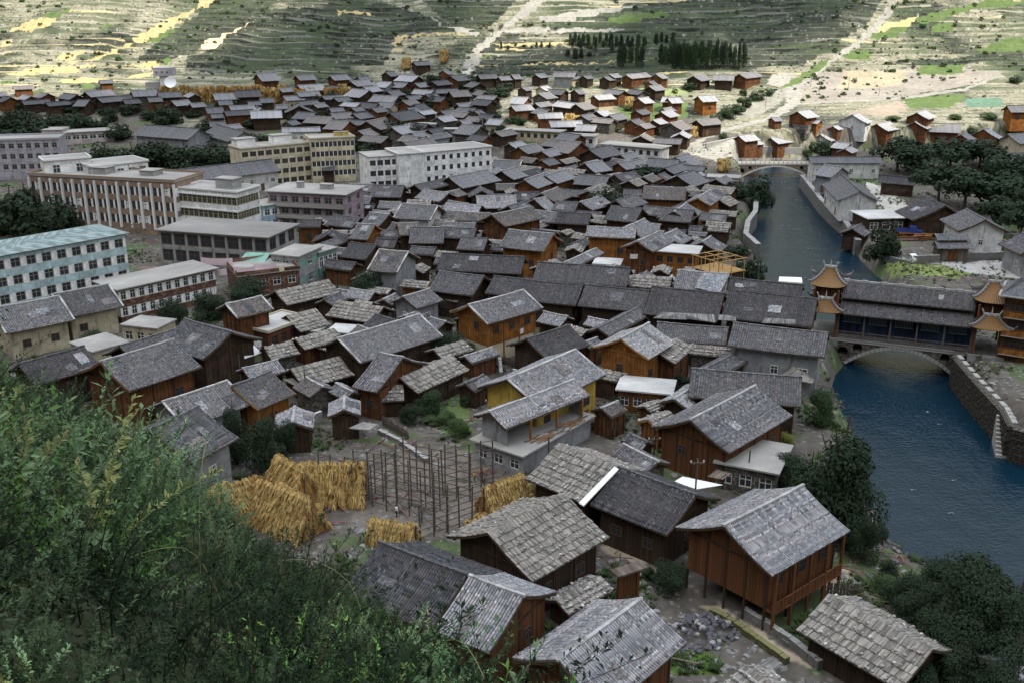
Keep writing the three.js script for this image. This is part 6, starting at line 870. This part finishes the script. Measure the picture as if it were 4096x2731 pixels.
slab(12, [520, 1470, 620, 1535, 735, 1430, 640, 1390], [1.2, 1.2, 1.6, 1.6], .05, 'loose grey board on the tiny shed', gSlab); slab(8, [75, 1025, 215, 1040, 270, 1000, 165, 985], [2.3, 2.3, 2.3, 2.3], .15, 'square concrete slab roof over the yard latrine', M.conc); slab(9, [0, 280, 280, 320, 270, 265, 0, 250], [5.2, 5.2, 5.9, 5.9], .06, 'pale sheet patch along a street eave', gSlab); slab(9, [272, 300, 420, 308, 415, 280, 290, 262], [5.2, 5.2, 5.7, 5.8], .06, 'second pale sheet patch along a street eave', gSlab); slab(9, [590, 322, 825, 330, 822, 300, 610, 288], [5.2, 5.2, 5.8, 5.8], .06, 'long pale sheet patch at the bridge-end eave', gSlab); slab(8, [2120, 290, 2352, 300, 2352, 262, 2190, 248], [5.2, 5.2, 6, 6], .06, 'pale sheet patch above the pointed shed roof', gSlab); slab(9, [705, 680, 930, 725, 945, 700, 810, 610], [3.2, 2.6, 2.8, 4.4], .06, 'pale tent-like sheet roof beside the grey wall', mat(.55, .54, .52, { map: shingleTex })); slab(5, [1725, 945, 1855, 950, 1865, 925, 1740, 920], [2.6, 2.6, 3, 3], .05, 'mint corrugated awning by the flat shed', greenS); slab(6, [140, 1095, 310, 1130, 375, 1005, 190, 992], [5.5, 5.5, 7.6, 7.6], .05, 'pale repaired roof section on the street roof', mat(.6, .6, .6, { map: tileTex })); slab(6, [705, 1050, 865, 1060, 860, 1025, 710, 1020], [4, 4, 4, 4], .3, 'white flat roof beside the golden pavilion', M.clothW); slab(8, [715, 165, 800, 185, 860, 140, 725, 120], [3.4, 3.4, 4, 4], .06, 'pale sheet over a lean-to in the grey lane', M.conc); slab(8, [585, 215, 650, 230, 665, 218, 600, 205], [2.8, 2.8, 3, 3], .05, 'small pale board by the grey lane', M.conc); slab(12, [225, 175, 330, 195, 385, 155, 290, 128], [2.8, 2.8, 3.2, 3.2], .06, 'brown sheet shelter by the pale flat roof', mat(.36, .3, .26, { map: shingleTex })); slab(7, [1905, 700, 2030, 770, 2050, 735, 1960, 690], [2.6, 2.4, 2.8, 3], .05, 'pale sheet lean-to by the ragged shingles', M.conc);
// ------------------------------------------------------------------ the stilt house's balcony, the half-built house, the bare frame
{ const { t, H } = SPEC['large red-brown house'], z0 = H.hw + .12, z1 = H.hw + 1.1, n = 5, f = H.y0; addBox('balcony_floor', M.b, t, -H.hl, H.hl, f - .15, f, z0 - .1, z1); addBox('balcony_rail', M.b, t, -H.hl, H.hl, f + 1, f + 1.12, z1 - .12, z1); for (let k = 0; k < n * 2; k++) { const x0 = -H.hl + 2 * H.hl * k / (2 * n), x1 = x0 + H.hl / n - .08; addBox('balcony_panel', k % 2 ? M.b : M.r, t, x0, x1, f + .05, f + .95, z1 - .1, z1 - .04); } for (let k = 0; k <= n; k += 1.25) { const x = -H.hl + 2 * H.hl * k / n; addBox('post', M.b, t, x - .12, x + .12, -.6, H.he - .15, z1 - .24, z1 - .01); }
  const st = thing('firewood_pile', 'jumbled poles and firewood under the stilt house', 'firewood', t.position.clone(), t.rotation.y); for (let k = 0; k < 24; k++) pole('log', st, [rr(-4, 4), rr(.05, .5), rr(0, 3)], [rr(-4, 4), rr(.1, .6), rr(0, 3)], rr(.05, .1), k % 3 ? M.pole : M.beamO); }
{ const q = SPEC['half-built house with'], { t, H } = q; addBox('floor', M.beamO, t, -H.hl + .1, H.hl - .1, 2.95, 3.12, -H.hw + .1, H.hw + .4); for (const k of [.25, .6, .95]) addBox('post', M.beamO, t, -H.hl + 2 * H.hl * k - .12, -H.hl + 2 * H.hl * k + .12, 3, H.he, H.hw + .5, H.hw + .74);
  const pile = thing('plank_pile', 'fresh planks and offcuts on the raw terrace', 'planks', t.position.clone().add(new THREE.Vector3(0, 3.12, 0)), t.rotation.y); for (let k = 0; k < 30; k++) { const x = rr(-5, 6.5), z = H.hw + rr(.4, 2.2), a = rr(-.5, .5), l = rr(.6, 1.6); pole('plank', pile, [x - Math.cos(a) * l, rr(.06, .3), z - Math.sin(a) * l], [x + Math.cos(a) * l, rr(.06, .35), z + Math.sin(a) * l], rr(.04, .08), k % 2 ? M.beamO : M.old); } }
{ const a = atY(...S(6, 125, 950), 3.2), b = atY(...S(6, 300, 1005), 3.2), th = Math.atan2(-(b.z - a.z), b.x - a.x), L = a.distanceTo(b), o = thing('unfinished_building', 'bare new timber frame of a roofless storey', 'building', new THREE.Vector3(a.x, 0, a.z), th), fm = mat(.7, .46, .2, { map: woodTex }); const dp = 7; for (let i = 0; i <= 3; i++) for (const z of [0, -dp / 2, -dp]) pole('post', o, [L * i / 3, 0, z], [L * i / 3, 5.6, z], .1, fm); for (const y of [3, 5.6]) { for (const z of [0, -dp / 2, -dp]) pole('beam', o, [-.4, y, z], [L + .4, y, z], .1, fm); for (let i = 0; i <= 3; i++) pole('beam', o, [L * i / 3, y, .4], [L * i / 3, y, -dp - .4], .1, fm); } for (let k = 0; k < 9; k++) addBox('floor_board', fm, o, L * k / 9 + .02, L * (k + 1) / 9 - .02, 3.1, 3.16, -dp, 0); addBox('ground_storey', M.k, o, .2, L - .2, -.5, 2.85, -dp + .2, -.2); }
{ const p = G(12, 200, 1230), o = thing('stone_pile', 'heap of dark broken stone beside the footpath', 'stones', p, .6), b = mat(.11, .11, .12); for (let k = 0; k < 170; k++) { const r = Math.sqrt(rnd()), a = rr(0, 6.28), m = part('stone', stoneGeo[k % 4], k % 7 ? b : M.stone, o), s = rr(.15, .34); m.position.set(Math.cos(a) * r * 4.2, (1 - r) * 1.1 + .05, Math.sin(a) * r * 2.6); m.scale.setScalar(s); m.rotation.set(rr(-.6, .6), rr(0, 6), rr(-.6, .6)); } }
for (const [t, x0, y0, x1, y1, label] of [[8, 1100, 590, 1250, 650, 'grey plank fence behind the yellow house'], [7, 2160, 880, 2270, 980, 'weathered plank fence beside the yard wall'], [8, 0, 905, 140, 965, 'plank fence along the rubble lane'], [8, 300, 1010, 480, 1110, 'stake fence at the edge of the drying yard'], [8, 1590, 1100, 1750, 1030, 'leaning plank fence beside the raw terrace'], [8, 1860, 1110, 1790, 970, 'stake fence below the outhouse'], [11, 1250, 215, 1340, 320, 'dark stake fence beside the straw rack'], [7, 1950, 915, 2140, 975, 'white-grey plank fence by the conifers'], [12, 980, 960, 1240, 990, 'stake fence before the riverside garden'], [9, 0, 930, 110, 1000, 'plank fence behind the large grey roof']]) { const a = G(t, x0, y0), b = G(t, x1, y1), L = Math.hypot(b.x - a.x, b.z - a.z), o = thing('plank_fence', label, 'fence', a, Math.atan2(-(b.z - a.z), b.x - a.x)), n = Math.min(60, Math.round(L / .3)); for (let k = 0; k < n; k++) { const x = L * (k + .5) / n; addBox('picket', k % 3 ? M.old : M.pole, o, x - .11, x + .11, -.3, rr(1.1, 1.6), -.03, .03); } addBox('rail', M.old, o, 0, L, .8, .9, .035, .09); }
// small wooden gate, gatehouse
{ const p = G(11, 1950, 1000), o = thing('wooden_gate', 'small wooden gateway with plank cap beside the lane', 'gate', p, .5); addBox('post', M.b, o, -1.2, -.9, -.3, 3.2, -.2, .2); addBox('post', M.b, o, .9, 1.2, -.3, 3.2, -.2, .2); addBox('cap', M.old, o, -1.7, 1.7, 3.204, 3.4, -.7, .7); for (let k = 0; k < 5; k++) addBox('door_board', M.r, o, -.88 + k * .355, -.55 + k * .355, .05, 2.9, -.05, .05); }
{ const p = G(6, 1870, 915), o = thing('gatehouse', 'small gatehouse with two stacked tiled roofs', 'gate', p, 0); addBox('wall', M.old, o, -3.4, 3.4, -.3, 3, -2.4, 0); for (const [y, z, w] of [[3.1, .5, 4], [4.6, -1, 3.7]]) { const b = new B(); b.quad([-w, y, z + .6], [w, y, z + .6], [w, y + 1.1, z - 1.3], [-w, y + 1.1, z - 1.3]); b.quad([-w, y + 1.1, z - 1.3], [w, y + 1.1, z - 1.3], [w, y, z - 3], [-w, y, z - 3]); b.quad([-w, y - .1, z - 3], [w, y - .1, z - 3], [w, y - .1, z + .6], [-w, y - .1, z + .6]); b.quad([-w, y - .1, z + .6], [w, y - .1, z + .6], [w, y, z + .6], [-w, y, z + .6]); part('roof', b.geo(), tileM[1], o); } addBox('upper_wall', M.k, o, -3, 3, 4.25, 4.55, -2.6, -.4); addBox('door', M.b, o, -.9, .9, 0, 2.4, .004, .06); }
// ------------------------------------------------------------------ timber yard: logs and a blue truck
for (let k = 0; k < 46; k++) { const p = atY(...S(6, rr(1500, 1760), rr(690, 775)), .2), o = part(numbered('log'), poleG, k % 3 ? M.b : M.beamO, scene), l = rr(3, 6.5), r = rr(.14, .26); o.position.set(p.x - l / 2, r + rr(0, .9), p.z); o.scale.set(r * 2, l, r * 2); o.rotation.set(rr(-.1, .1), rr(-.25, .25), -Math.PI / 2 + rr(-.04, .04)); o.castShadow = true; tag(o, 'debarked log lying in the timber yard', 'log', 'logs in the timber yard'); }
for (let k = 0; k < 7; k++) { const p = G(6, 2080, 850), o = part(numbered('board_stack'), UB, k % 2 ? M.old : M.beamO, scene); o.position.set(p.x + rr(-.3, .3), k * .36, p.z - 1); o.scale.set(11, .3, 1.6); tag(o, 'layer of stacked boards under the white-gabled house', 'boards', 'stacked boards under the white-gabled house'); }
{ const p = G(6, 1600, 745), o = thing('truck', 'dark blue flatbed truck parked among the logs', 'truck', p, 2.9), bl = mat(.03, .06, .22, { roughness: .4 }), ty = mat(.02, .02, .02); const sh = new THREE.Shape(); sh.moveTo(0, .6); sh.lineTo(1.5, .6); sh.lineTo(1.5, 2.3); sh.quadraticCurveTo(1.4, 2.45, 1.2, 2.45); sh.lineTo(.35, 2.45); sh.lineTo(.05, 1.6); sh.lineTo(-1.1, 1.45); sh.quadraticCurveTo(-1.35, 1.4, -1.35, 1.1); sh.lineTo(-1.35, .6); const g = new THREE.ExtrudeGeometry(sh, { depth: 1.9, bevelEnabled: true, bevelSize: .06, bevelThickness: .06, bevelSegments: 2 }); g.translate(-1, 0, -.95); part('cab', g, bl, o); addBox('windscreen', M.glass, o, -.98, -.75, 1.65, 2.3, -.8, .8); addBox('flatbed', M.old, o, .62, 4.2, .95, 1.1, -1.1, 1.1); for (const z of [-1.1, 1.04]) addBox('side_board', bl, o, .62, 4.2, 1.1, 1.6, z, z + .06); for (const x of [-1.5, 3]) for (const z of [-.95, .95]) { const w = part('wheel', new THREE.CylinderGeometry(.48, .48, .3, 14), ty, o); w.rotation.x = Math.PI / 2; w.position.set(x, .48, z); const h = part('hub', new THREE.CylinderGeometry(.2, .2, .32, 8), M.conc, w); } addBox('chassis', ty, o, -1.4, 4.1, .5, .75, -.4, .4); for (const z of [-.6, .6]) { const l = part('headlight', new THREE.SphereGeometry(.14, 8, 6), M.ridgeW, o); l.position.set(-2.4, 1, z); } }
{ const p = G(6, 1590, 925), o = part(numbered('concrete_pipe'), new THREE.CylinderGeometry(1.1, 1.1, 1.6, 16, 1, true), new THREE.MeshStandardMaterial({ color: lin(.7, .7, .66), side: THREE.DoubleSide, roughness: .9 }), scene); o.position.set(p.x, 1, p.z + .5); o.rotation.z = Math.PI / 2; o.rotation.y = .4; tag(o, 'pale round concrete pipe by the compound wall', 'pipe'); }
// ------------------------------------------------------------------ relay tower with dish on the far slope
{ const p = G(1, 1100, 668), o = thing('relay_building', 'grey relay building with a white column and flat cap', 'building', p, .1); addBox('lower_block', MW.grey, o, -7, -.8, -1, 7, -6, 0); addBox('column', MW.white, o, -.8, 2.2, -1, 9.6, -3, .3); addBox('cap', MW.lilac, o, -3, 5, 9.604, 13, -5, 1.2); for (let k = 0; k < 4; k++) addWindow(o, -6 + k * 1.4, 3.6, .06, .9, 1.2, 0, M.frameW); for (let k = 0; k < 3; k++) addWindow(o, -1.6 + k * 2.2, 10.6, 1.26, 1.2, 1.2, 0, M.frameW);
  const q = G(1, 1160, 676), d = thing('satellite_dish', 'large white satellite dish beside the relay building', 'dish', q, .15), pts = []; for (let k = 0; k <= 10; k++) pts.push(new THREE.Vector2(k / 10 * 2.4, (k / 10) ** 2 * .7)); const lg = new THREE.LatheGeometry(pts, 28), m = part('reflector', lg, new THREE.MeshStandardMaterial({ color: lin(.9, .9, .88), side: THREE.DoubleSide, roughness: .5 }), d); m.position.set(0, 7.4, 1); m.rotation.x = 1.15; pole('mast', d, [0, -.5, -.3], [0, 7.4, .7], .2, M.conc); for (const k of [-1, 1]) pole('strut', d, [k * 1.6, 0, -.2], [0, 5.2, -.2], .1, M.conc); }
// ------------------------------------------------------------------ people
function field(bones, cell, pad) { let lo = [9, 9, 9], hi = [-9, -9, -9]; for (const [a, b, r, s] of bones) for (const [p, q] of [[a, r], [b, s]]) for (let k = 0; k < 3; k++) { lo[k] = Math.min(lo[k], p[k] - q - pad); hi[k] = Math.max(hi[k], p[k] + q + pad); } const c = lo.map((v, k) => (v + hi[k]) / 2), half = Math.max(...hi.map((v, k) => v - c[k])), n = Math.ceil(2 * half / cell) + 4, mc = new MarchingCubes(n, M.frameD, false, false, 60000); mc.isolation = 0; const A = new THREE.Vector3(), Z = new THREE.Vector3(), P = new THREE.Vector3();
  const sd = bones.map(([a, b, r, s]) => [new THREE.Vector3(...a), new THREE.Vector3(...b), r, s]); for (let z = 0; z < n; z++) for (let y = 0; y < n; y++) for (let x = 0; x < n; x++) { P.set(c[0] + (x - n / 2) / (n / 2) * half, c[1] + (y - n / 2) / (n / 2) * half, c[2] + (z - n / 2) / (n / 2) * half); let d = 9; for (const [a, b, r, s] of sd) { A.subVectors(b, a); Z.subVectors(P, a); const t = clamp(Z.dot(A) / (A.lengthSq() + 1e-9)), e = Z.addScaledVector(A, -t).length() - lerp(r, s, t), k = .035, h = clamp(.5 + .5 * (d - e) / k); d = lerp(d, e, h) - k * h * (1 - h); } mc.field[x + y * n + z * n * n] = -d; }
  mc.update(); const cnt = mc.count, g = new THREE.BufferGeometry(), pa = mc.positionArray.slice(0, cnt * 3); for (let i = 0; i < pa.length; i += 3) for (let k = 0; k < 3; k++) pa[i + k] = pa[i + k] * half + c[k]; g.setAttribute('position', new THREE.BufferAttribute(pa, 3)); g.setAttribute('normal', new THREE.BufferAttribute(mc.normalArray.slice(0, cnt * 3), 3)); return g; }
const armB = s => [[[s * .19, 1.4, 0], [s * .26, 1.13, .03], .052, .042], [[s * .26, 1.13, .03], [s * .24, .9, .12], .04, .03], [[s * .24, .9, .12], [s * .235, .8, .14], .036, .028], [[s * .22, .86, .13], [s * .2, .8, .15], .013, .011], [[s * .235, .81, .14], [s * .235, .73, .15], .014, .01]];
const legB = s => [[[s * .09, .92, 0], [s * .1, .5, .02], .085, .055], [[s * .1, .5, .02], [s * .1, .09, -.01], .055, .036], [[s * .1, .05, -.02], [s * .11, .035, .14], .04, .03]];
const bodyG = field([[[0, 1.62, 0], [0, 1.56, .015], .095, .085], [[0, 1.64, 0], [0, 1.66, -.01], .1, .095], [[0, 1.585, .09], [0, 1.57, .1], .018, .016], [[0, 1.5, 0], [0, 1.42, 0], .05, .055], [[0, 1.36, 0], [0, 1, 0], .15, .13], [[-.15, 1.39, 0], [.15, 1.39, 0], .065, .065], ...armB(1), ...armB(-1), ...legB(1), ...legB(-1)], .024, .03), shirtG = field([[[0, 1.36, 0], [0, .98, 0], .165, .15], [[-.15, 1.39, 0], [.15, 1.39, 0], .078, .078], ...armB(1).slice(0, 2).map(b => [b[0], b[1], b[2] + .016, b[3] + .016]), ...armB(-1).slice(0, 2).map(b => [b[0], b[1], b[2] + .016, b[3] + .016])], .026, .03), trouG = field([[[0, .98, 0], [0, .9, 0], .14, .14], ...legB(1).slice(0, 2).map(b => [b[0], b[1], b[2] + .018, b[3] + .022]), ...legB(-1).slice(0, 2).map(b => [b[0], b[1], b[2] + .018, b[3] + .022])], .026, .03), hairG = field([[[0, 1.68, -.02], [0, 1.62, -.05], .105, .08]], .024, .03);
const skin = mat(.45, .27, .18), hair = mat(.015, .013, .012); let proto;
for (const [t, x, y, s, tn, top, leg, label] of [[11, 920, 210, .74, 1, [.62, .36, .05], [.1, .09, .1], 'child in a yellow top standing in the drying yard'], [11, 970, 212, 1, -1, [.09, .03, .03], [.05, .05, .07], 'adult in dark clothes standing in the drying yard'], [11, 397, 450, .9, 2, [.75, .75, .73], [.06, .06, .08], 'person in a white shirt among the pole racks'], [8, 190, 905, .95, .4, [.6, .45, .4], [.1, .1, .12], 'person in a pale top beside the leaning pole'], [8, 230, 905, .85, -.6, [.55, .25, .22], [.08, .08, .1], 'person in a pinkish top beside the leaning pole'], [9, 2255, 560, 1, .3, [.05, .06, .1], [.04, .04, .05], 'person in navy at the bridge end'], [9, 2285, 560, 1, 2.3, [.04, .04, .045], [.04, .04, .05], 'person in black at the bridge end'], [9, 2318, 500, 1, 1.2, [.12, .12, .13], [.04, .04, .05], 'person in grey walking past the bridge end'], [9, 2205, 500, 1, .2, [.07, .07, .08], [.04, .04, .05], 'person in charcoal leaning near the pavilion'], [8, 1695, 360, .95, .2, [.5, .05, .05], [.08, .07, .08], 'person in a red top in the courtyard of white rubble'], [6, 1285, 415, 1, .5, [.1, .1, .16], [.05, .05, .06], 'person in dark blue on the lane by the riverside hall']]) {
  const p = G(t, x, y); if (t === 9) p.copy(atY(...S(t, x, y), Math.max(.2, groundTown(p.x, -p.z)))); const o = thing('person', label, 'person', p, tn); o.scale.setScalar(s); part('body', bodyG, skin, o); part('shirt', shirtG, mat(...top), o); part('trousers', trouG, mat(...leg), o); part('hair', hairG, hair, o); }
// ------------------------------------------------------------------ loose things on the ground
{ const q = mulberry(31), clear = (x, z, e) => !solved.some(s => { const dx = x - s.x, dz = z - s.z, c = Math.cos(s.th), n = Math.sin(s.th), lx = dx * c - dz * n, lz = dx * n + dz * c; return Math.abs(lx) < s.L / 2 + e && Math.abs(lz) < s.W + e; });
  // small lean-to sheds filling the yards
  const region = px(900, 1500, 1500, 1150, 2000, 1000, 2600, 900, 2900, 950, 2800, 1250, 3250, 1500, 3100, 1800, 2700, 2000, 2450, 1900, 2000, 1650, 1600, 1700, 1150, 1800), mid = px(1450, 1100, 1500, 850, 1850, 700, 2450, 640, 2880, 760, 2900, 950, 2300, 1080); 
  const farL = px(0, 450, 0, 415, 900, 415, 1900, 330, 1980, 560, 1500, 640, 1350, 560, 950, 500, 650, 455), farC = px(1900, 640, 1950, 420, 2600, 380, 2900, 480, 2700, 640), left = px(1350, 1150, 1250, 900, 1480, 760, 1560, 1000);
  const fill = (R, n, big, far, name, word, group) => { let x0 = 1e9, x1 = -1e9, d0 = 1e9, d1 = -1e9, made = 0; for (const [x, d] of R) { x0 = Math.min(x0, x); x1 = Math.max(x1, x); d0 = Math.min(d0, d); d1 = Math.max(d1, d); }
    for (let k = 0; k < 4000 && made < n; k++) { const x = lerp(x0, x1, q()), D = lerp(d0, d1, q()); if (!inPoly(R, x, D) || riverD(x, D) < 6) continue; const b = big * (.75 + q() * .5), L = 3.6 * b + q() * 2.6 * b, W = 1.7 * b + q() * .9 * b, he = 2 + .7 * b + q() * .8; if (!clear(x, -D, W * .72) || blockSpots.some(s => Math.hypot(s[0] - x, s[1] + D) < s[2])) continue; const near = solved.reduce((a, s) => Math.hypot(s.x - x, s.z + D) < Math.hypot(a.x - x, a.z + D) ? s : a, solved[0]);
      const roof = !far && q() < .38 ? 's' : 't', wall = 'kkkkrbs'[Math.floor(q() * 7)], tone = Math.floor(q() * 5); house(0, 0, 0, { H: { L, W, r: W * .45, he, g: groundTown(x, D), th: near.th + (q() < .6 ? 0 : Math.PI / 2), sA: 1, x, z: -D, dist: Math.hypot(x, EYE, D) }, name, roof, tone, wall, lod: far ? 2 : 1, blind: q() < .3, label: `${word} ${wallWord[wall]} ${name === 'yard_shed' ? 'shed' : 'house'} under ${roof === 's' ? 'shingle' : toneWord[tone]} roof ${group.replace(/^.*? (in|among|of) /, '$1 ')}`, group }); made++; } };
  fill(region, 82, 1, 0, 'yard_shed', 'low', 'sheds in the lanes'); fill(mid, 80, 1.5, 0, 'small_house', 'small', 'small houses in the old town'); fill(left, 14, 1.3, 0, 'small_house', 'little', 'little houses among the modern blocks'); fill(farL, 60, 1.9, 1, 'village_house', 'far', 'houses in the shaded far village'); fill(farC, 26, 1.8, 1, 'village_house', 'far', 'houses in the sunlit far village');
  const sc = (name, geo, m, n, label, fn) => { const yard = tpx(11, -200, 420, 150, -60, 1000, -40, 1300, 180, 980, 560, 560, 680, 100, 650); const im = new THREE.InstancedMesh(geo, m, n), mm = new THREE.Matrix4(), qt = new THREE.Quaternion(), c = new THREE.Color(); let k = 0, gd = 0; while (k < n && gd++ < n * 30) { const D = 62 * Math.pow(6, q()), x = (q() - .5) * 1.08 * (D + 12); if (D > 372 || riverD(x, D) < 1.5 || slopeY(x, -D) > groundTown(x, D) - .2) continue; if (!clear(x, -D, .1) || (name === 'weeds' && inPoly(yard, x, D))) continue; const r = fn(x, D); if (!r) continue; qt.setFromEuler(new THREE.Euler(r.rx ?? 0, q() * 6.3, r.rz ?? 0)); mm.compose(new THREE.Vector3(x, groundTown(x, D) + (r.y ?? 0), -D), qt, new THREE.Vector3(...r.s)); im.setMatrixAt(k, mm); c.setRGB(...r.c); im.setColorAt(k, c); k++; } im.count = k; im.name = name; im.castShadow = im.receiveShadow = true; im.userData = { kind: 'stuff', label, category: name.split('_')[0] }; scene.add(im); };
  sc('rubble', stoneGeo[0], mat(1, 1, 1), 7000, 'loose stones and rubble between the houses', (x, D) => { const f = fbm(x * .06, D * .06, 3, 6); if (f < -.02) return; const s = (.1 + q() * q() * .45), v = .09 + q() * .2; return { s: [s, s, s], c: [v, v * .97, v * .92], y: .02 }; });
  const garden = tpx(12, -40, 1380, 160, 1350, 340, 1440, 280, 1520, 0, 1520);
  const tuft = (() => { const b = new B(); for (let k = 0; k < 16; k++) { const a = q() * 6.28, l = .35 + q() * .5, o = .16 * q(), x = Math.cos(a), z = Math.sin(a); b.tri([x * o - z * .06, 0, z * o + x * .06], [x * o + z * .06, 0, z * o - x * .06], [x * (o + l * .6), l, z * (o + l * .6)], [0, 0], [1, 0], [1, 1]); } return b.geo(); })();
  sc('weeds', tuft, new THREE.MeshPhysicalMaterial({ color: 0xffffff, roughness: .9, specularIntensity: .2, side: THREE.DoubleSide }), 16000, 'weeds and rough grass between the houses', (x, D) => { const f = fbm(x * .09 + 20, D * .09, 3, 2); if (f < .03 && !inPoly(garden, x, D)) return; const s = .3 + q() * q() * 1.1, v = .6 + q() * .9; return { s: [s * 1.3, s, s * 1.3], c: [.06 * v, .095 * v, .035 * v] }; });
  sc('timber_scraps', UB, M.old, 2600, 'planks, poles and firewood lying in the yards', (x, D) => { const f = fbm(x * .07 + 50, D * .07, 3, 12); if (f < .04) return; const l = .8 + q() * 2.6; return { s: [.07 + q() * .12, .06, l], c: [.7 + q(), .65 + q() * .9, .6 + q() * .8], y: .05 + q() * .5, rx: (q() - .5) * .3 }; });
}
renderer.render(scene, camera);
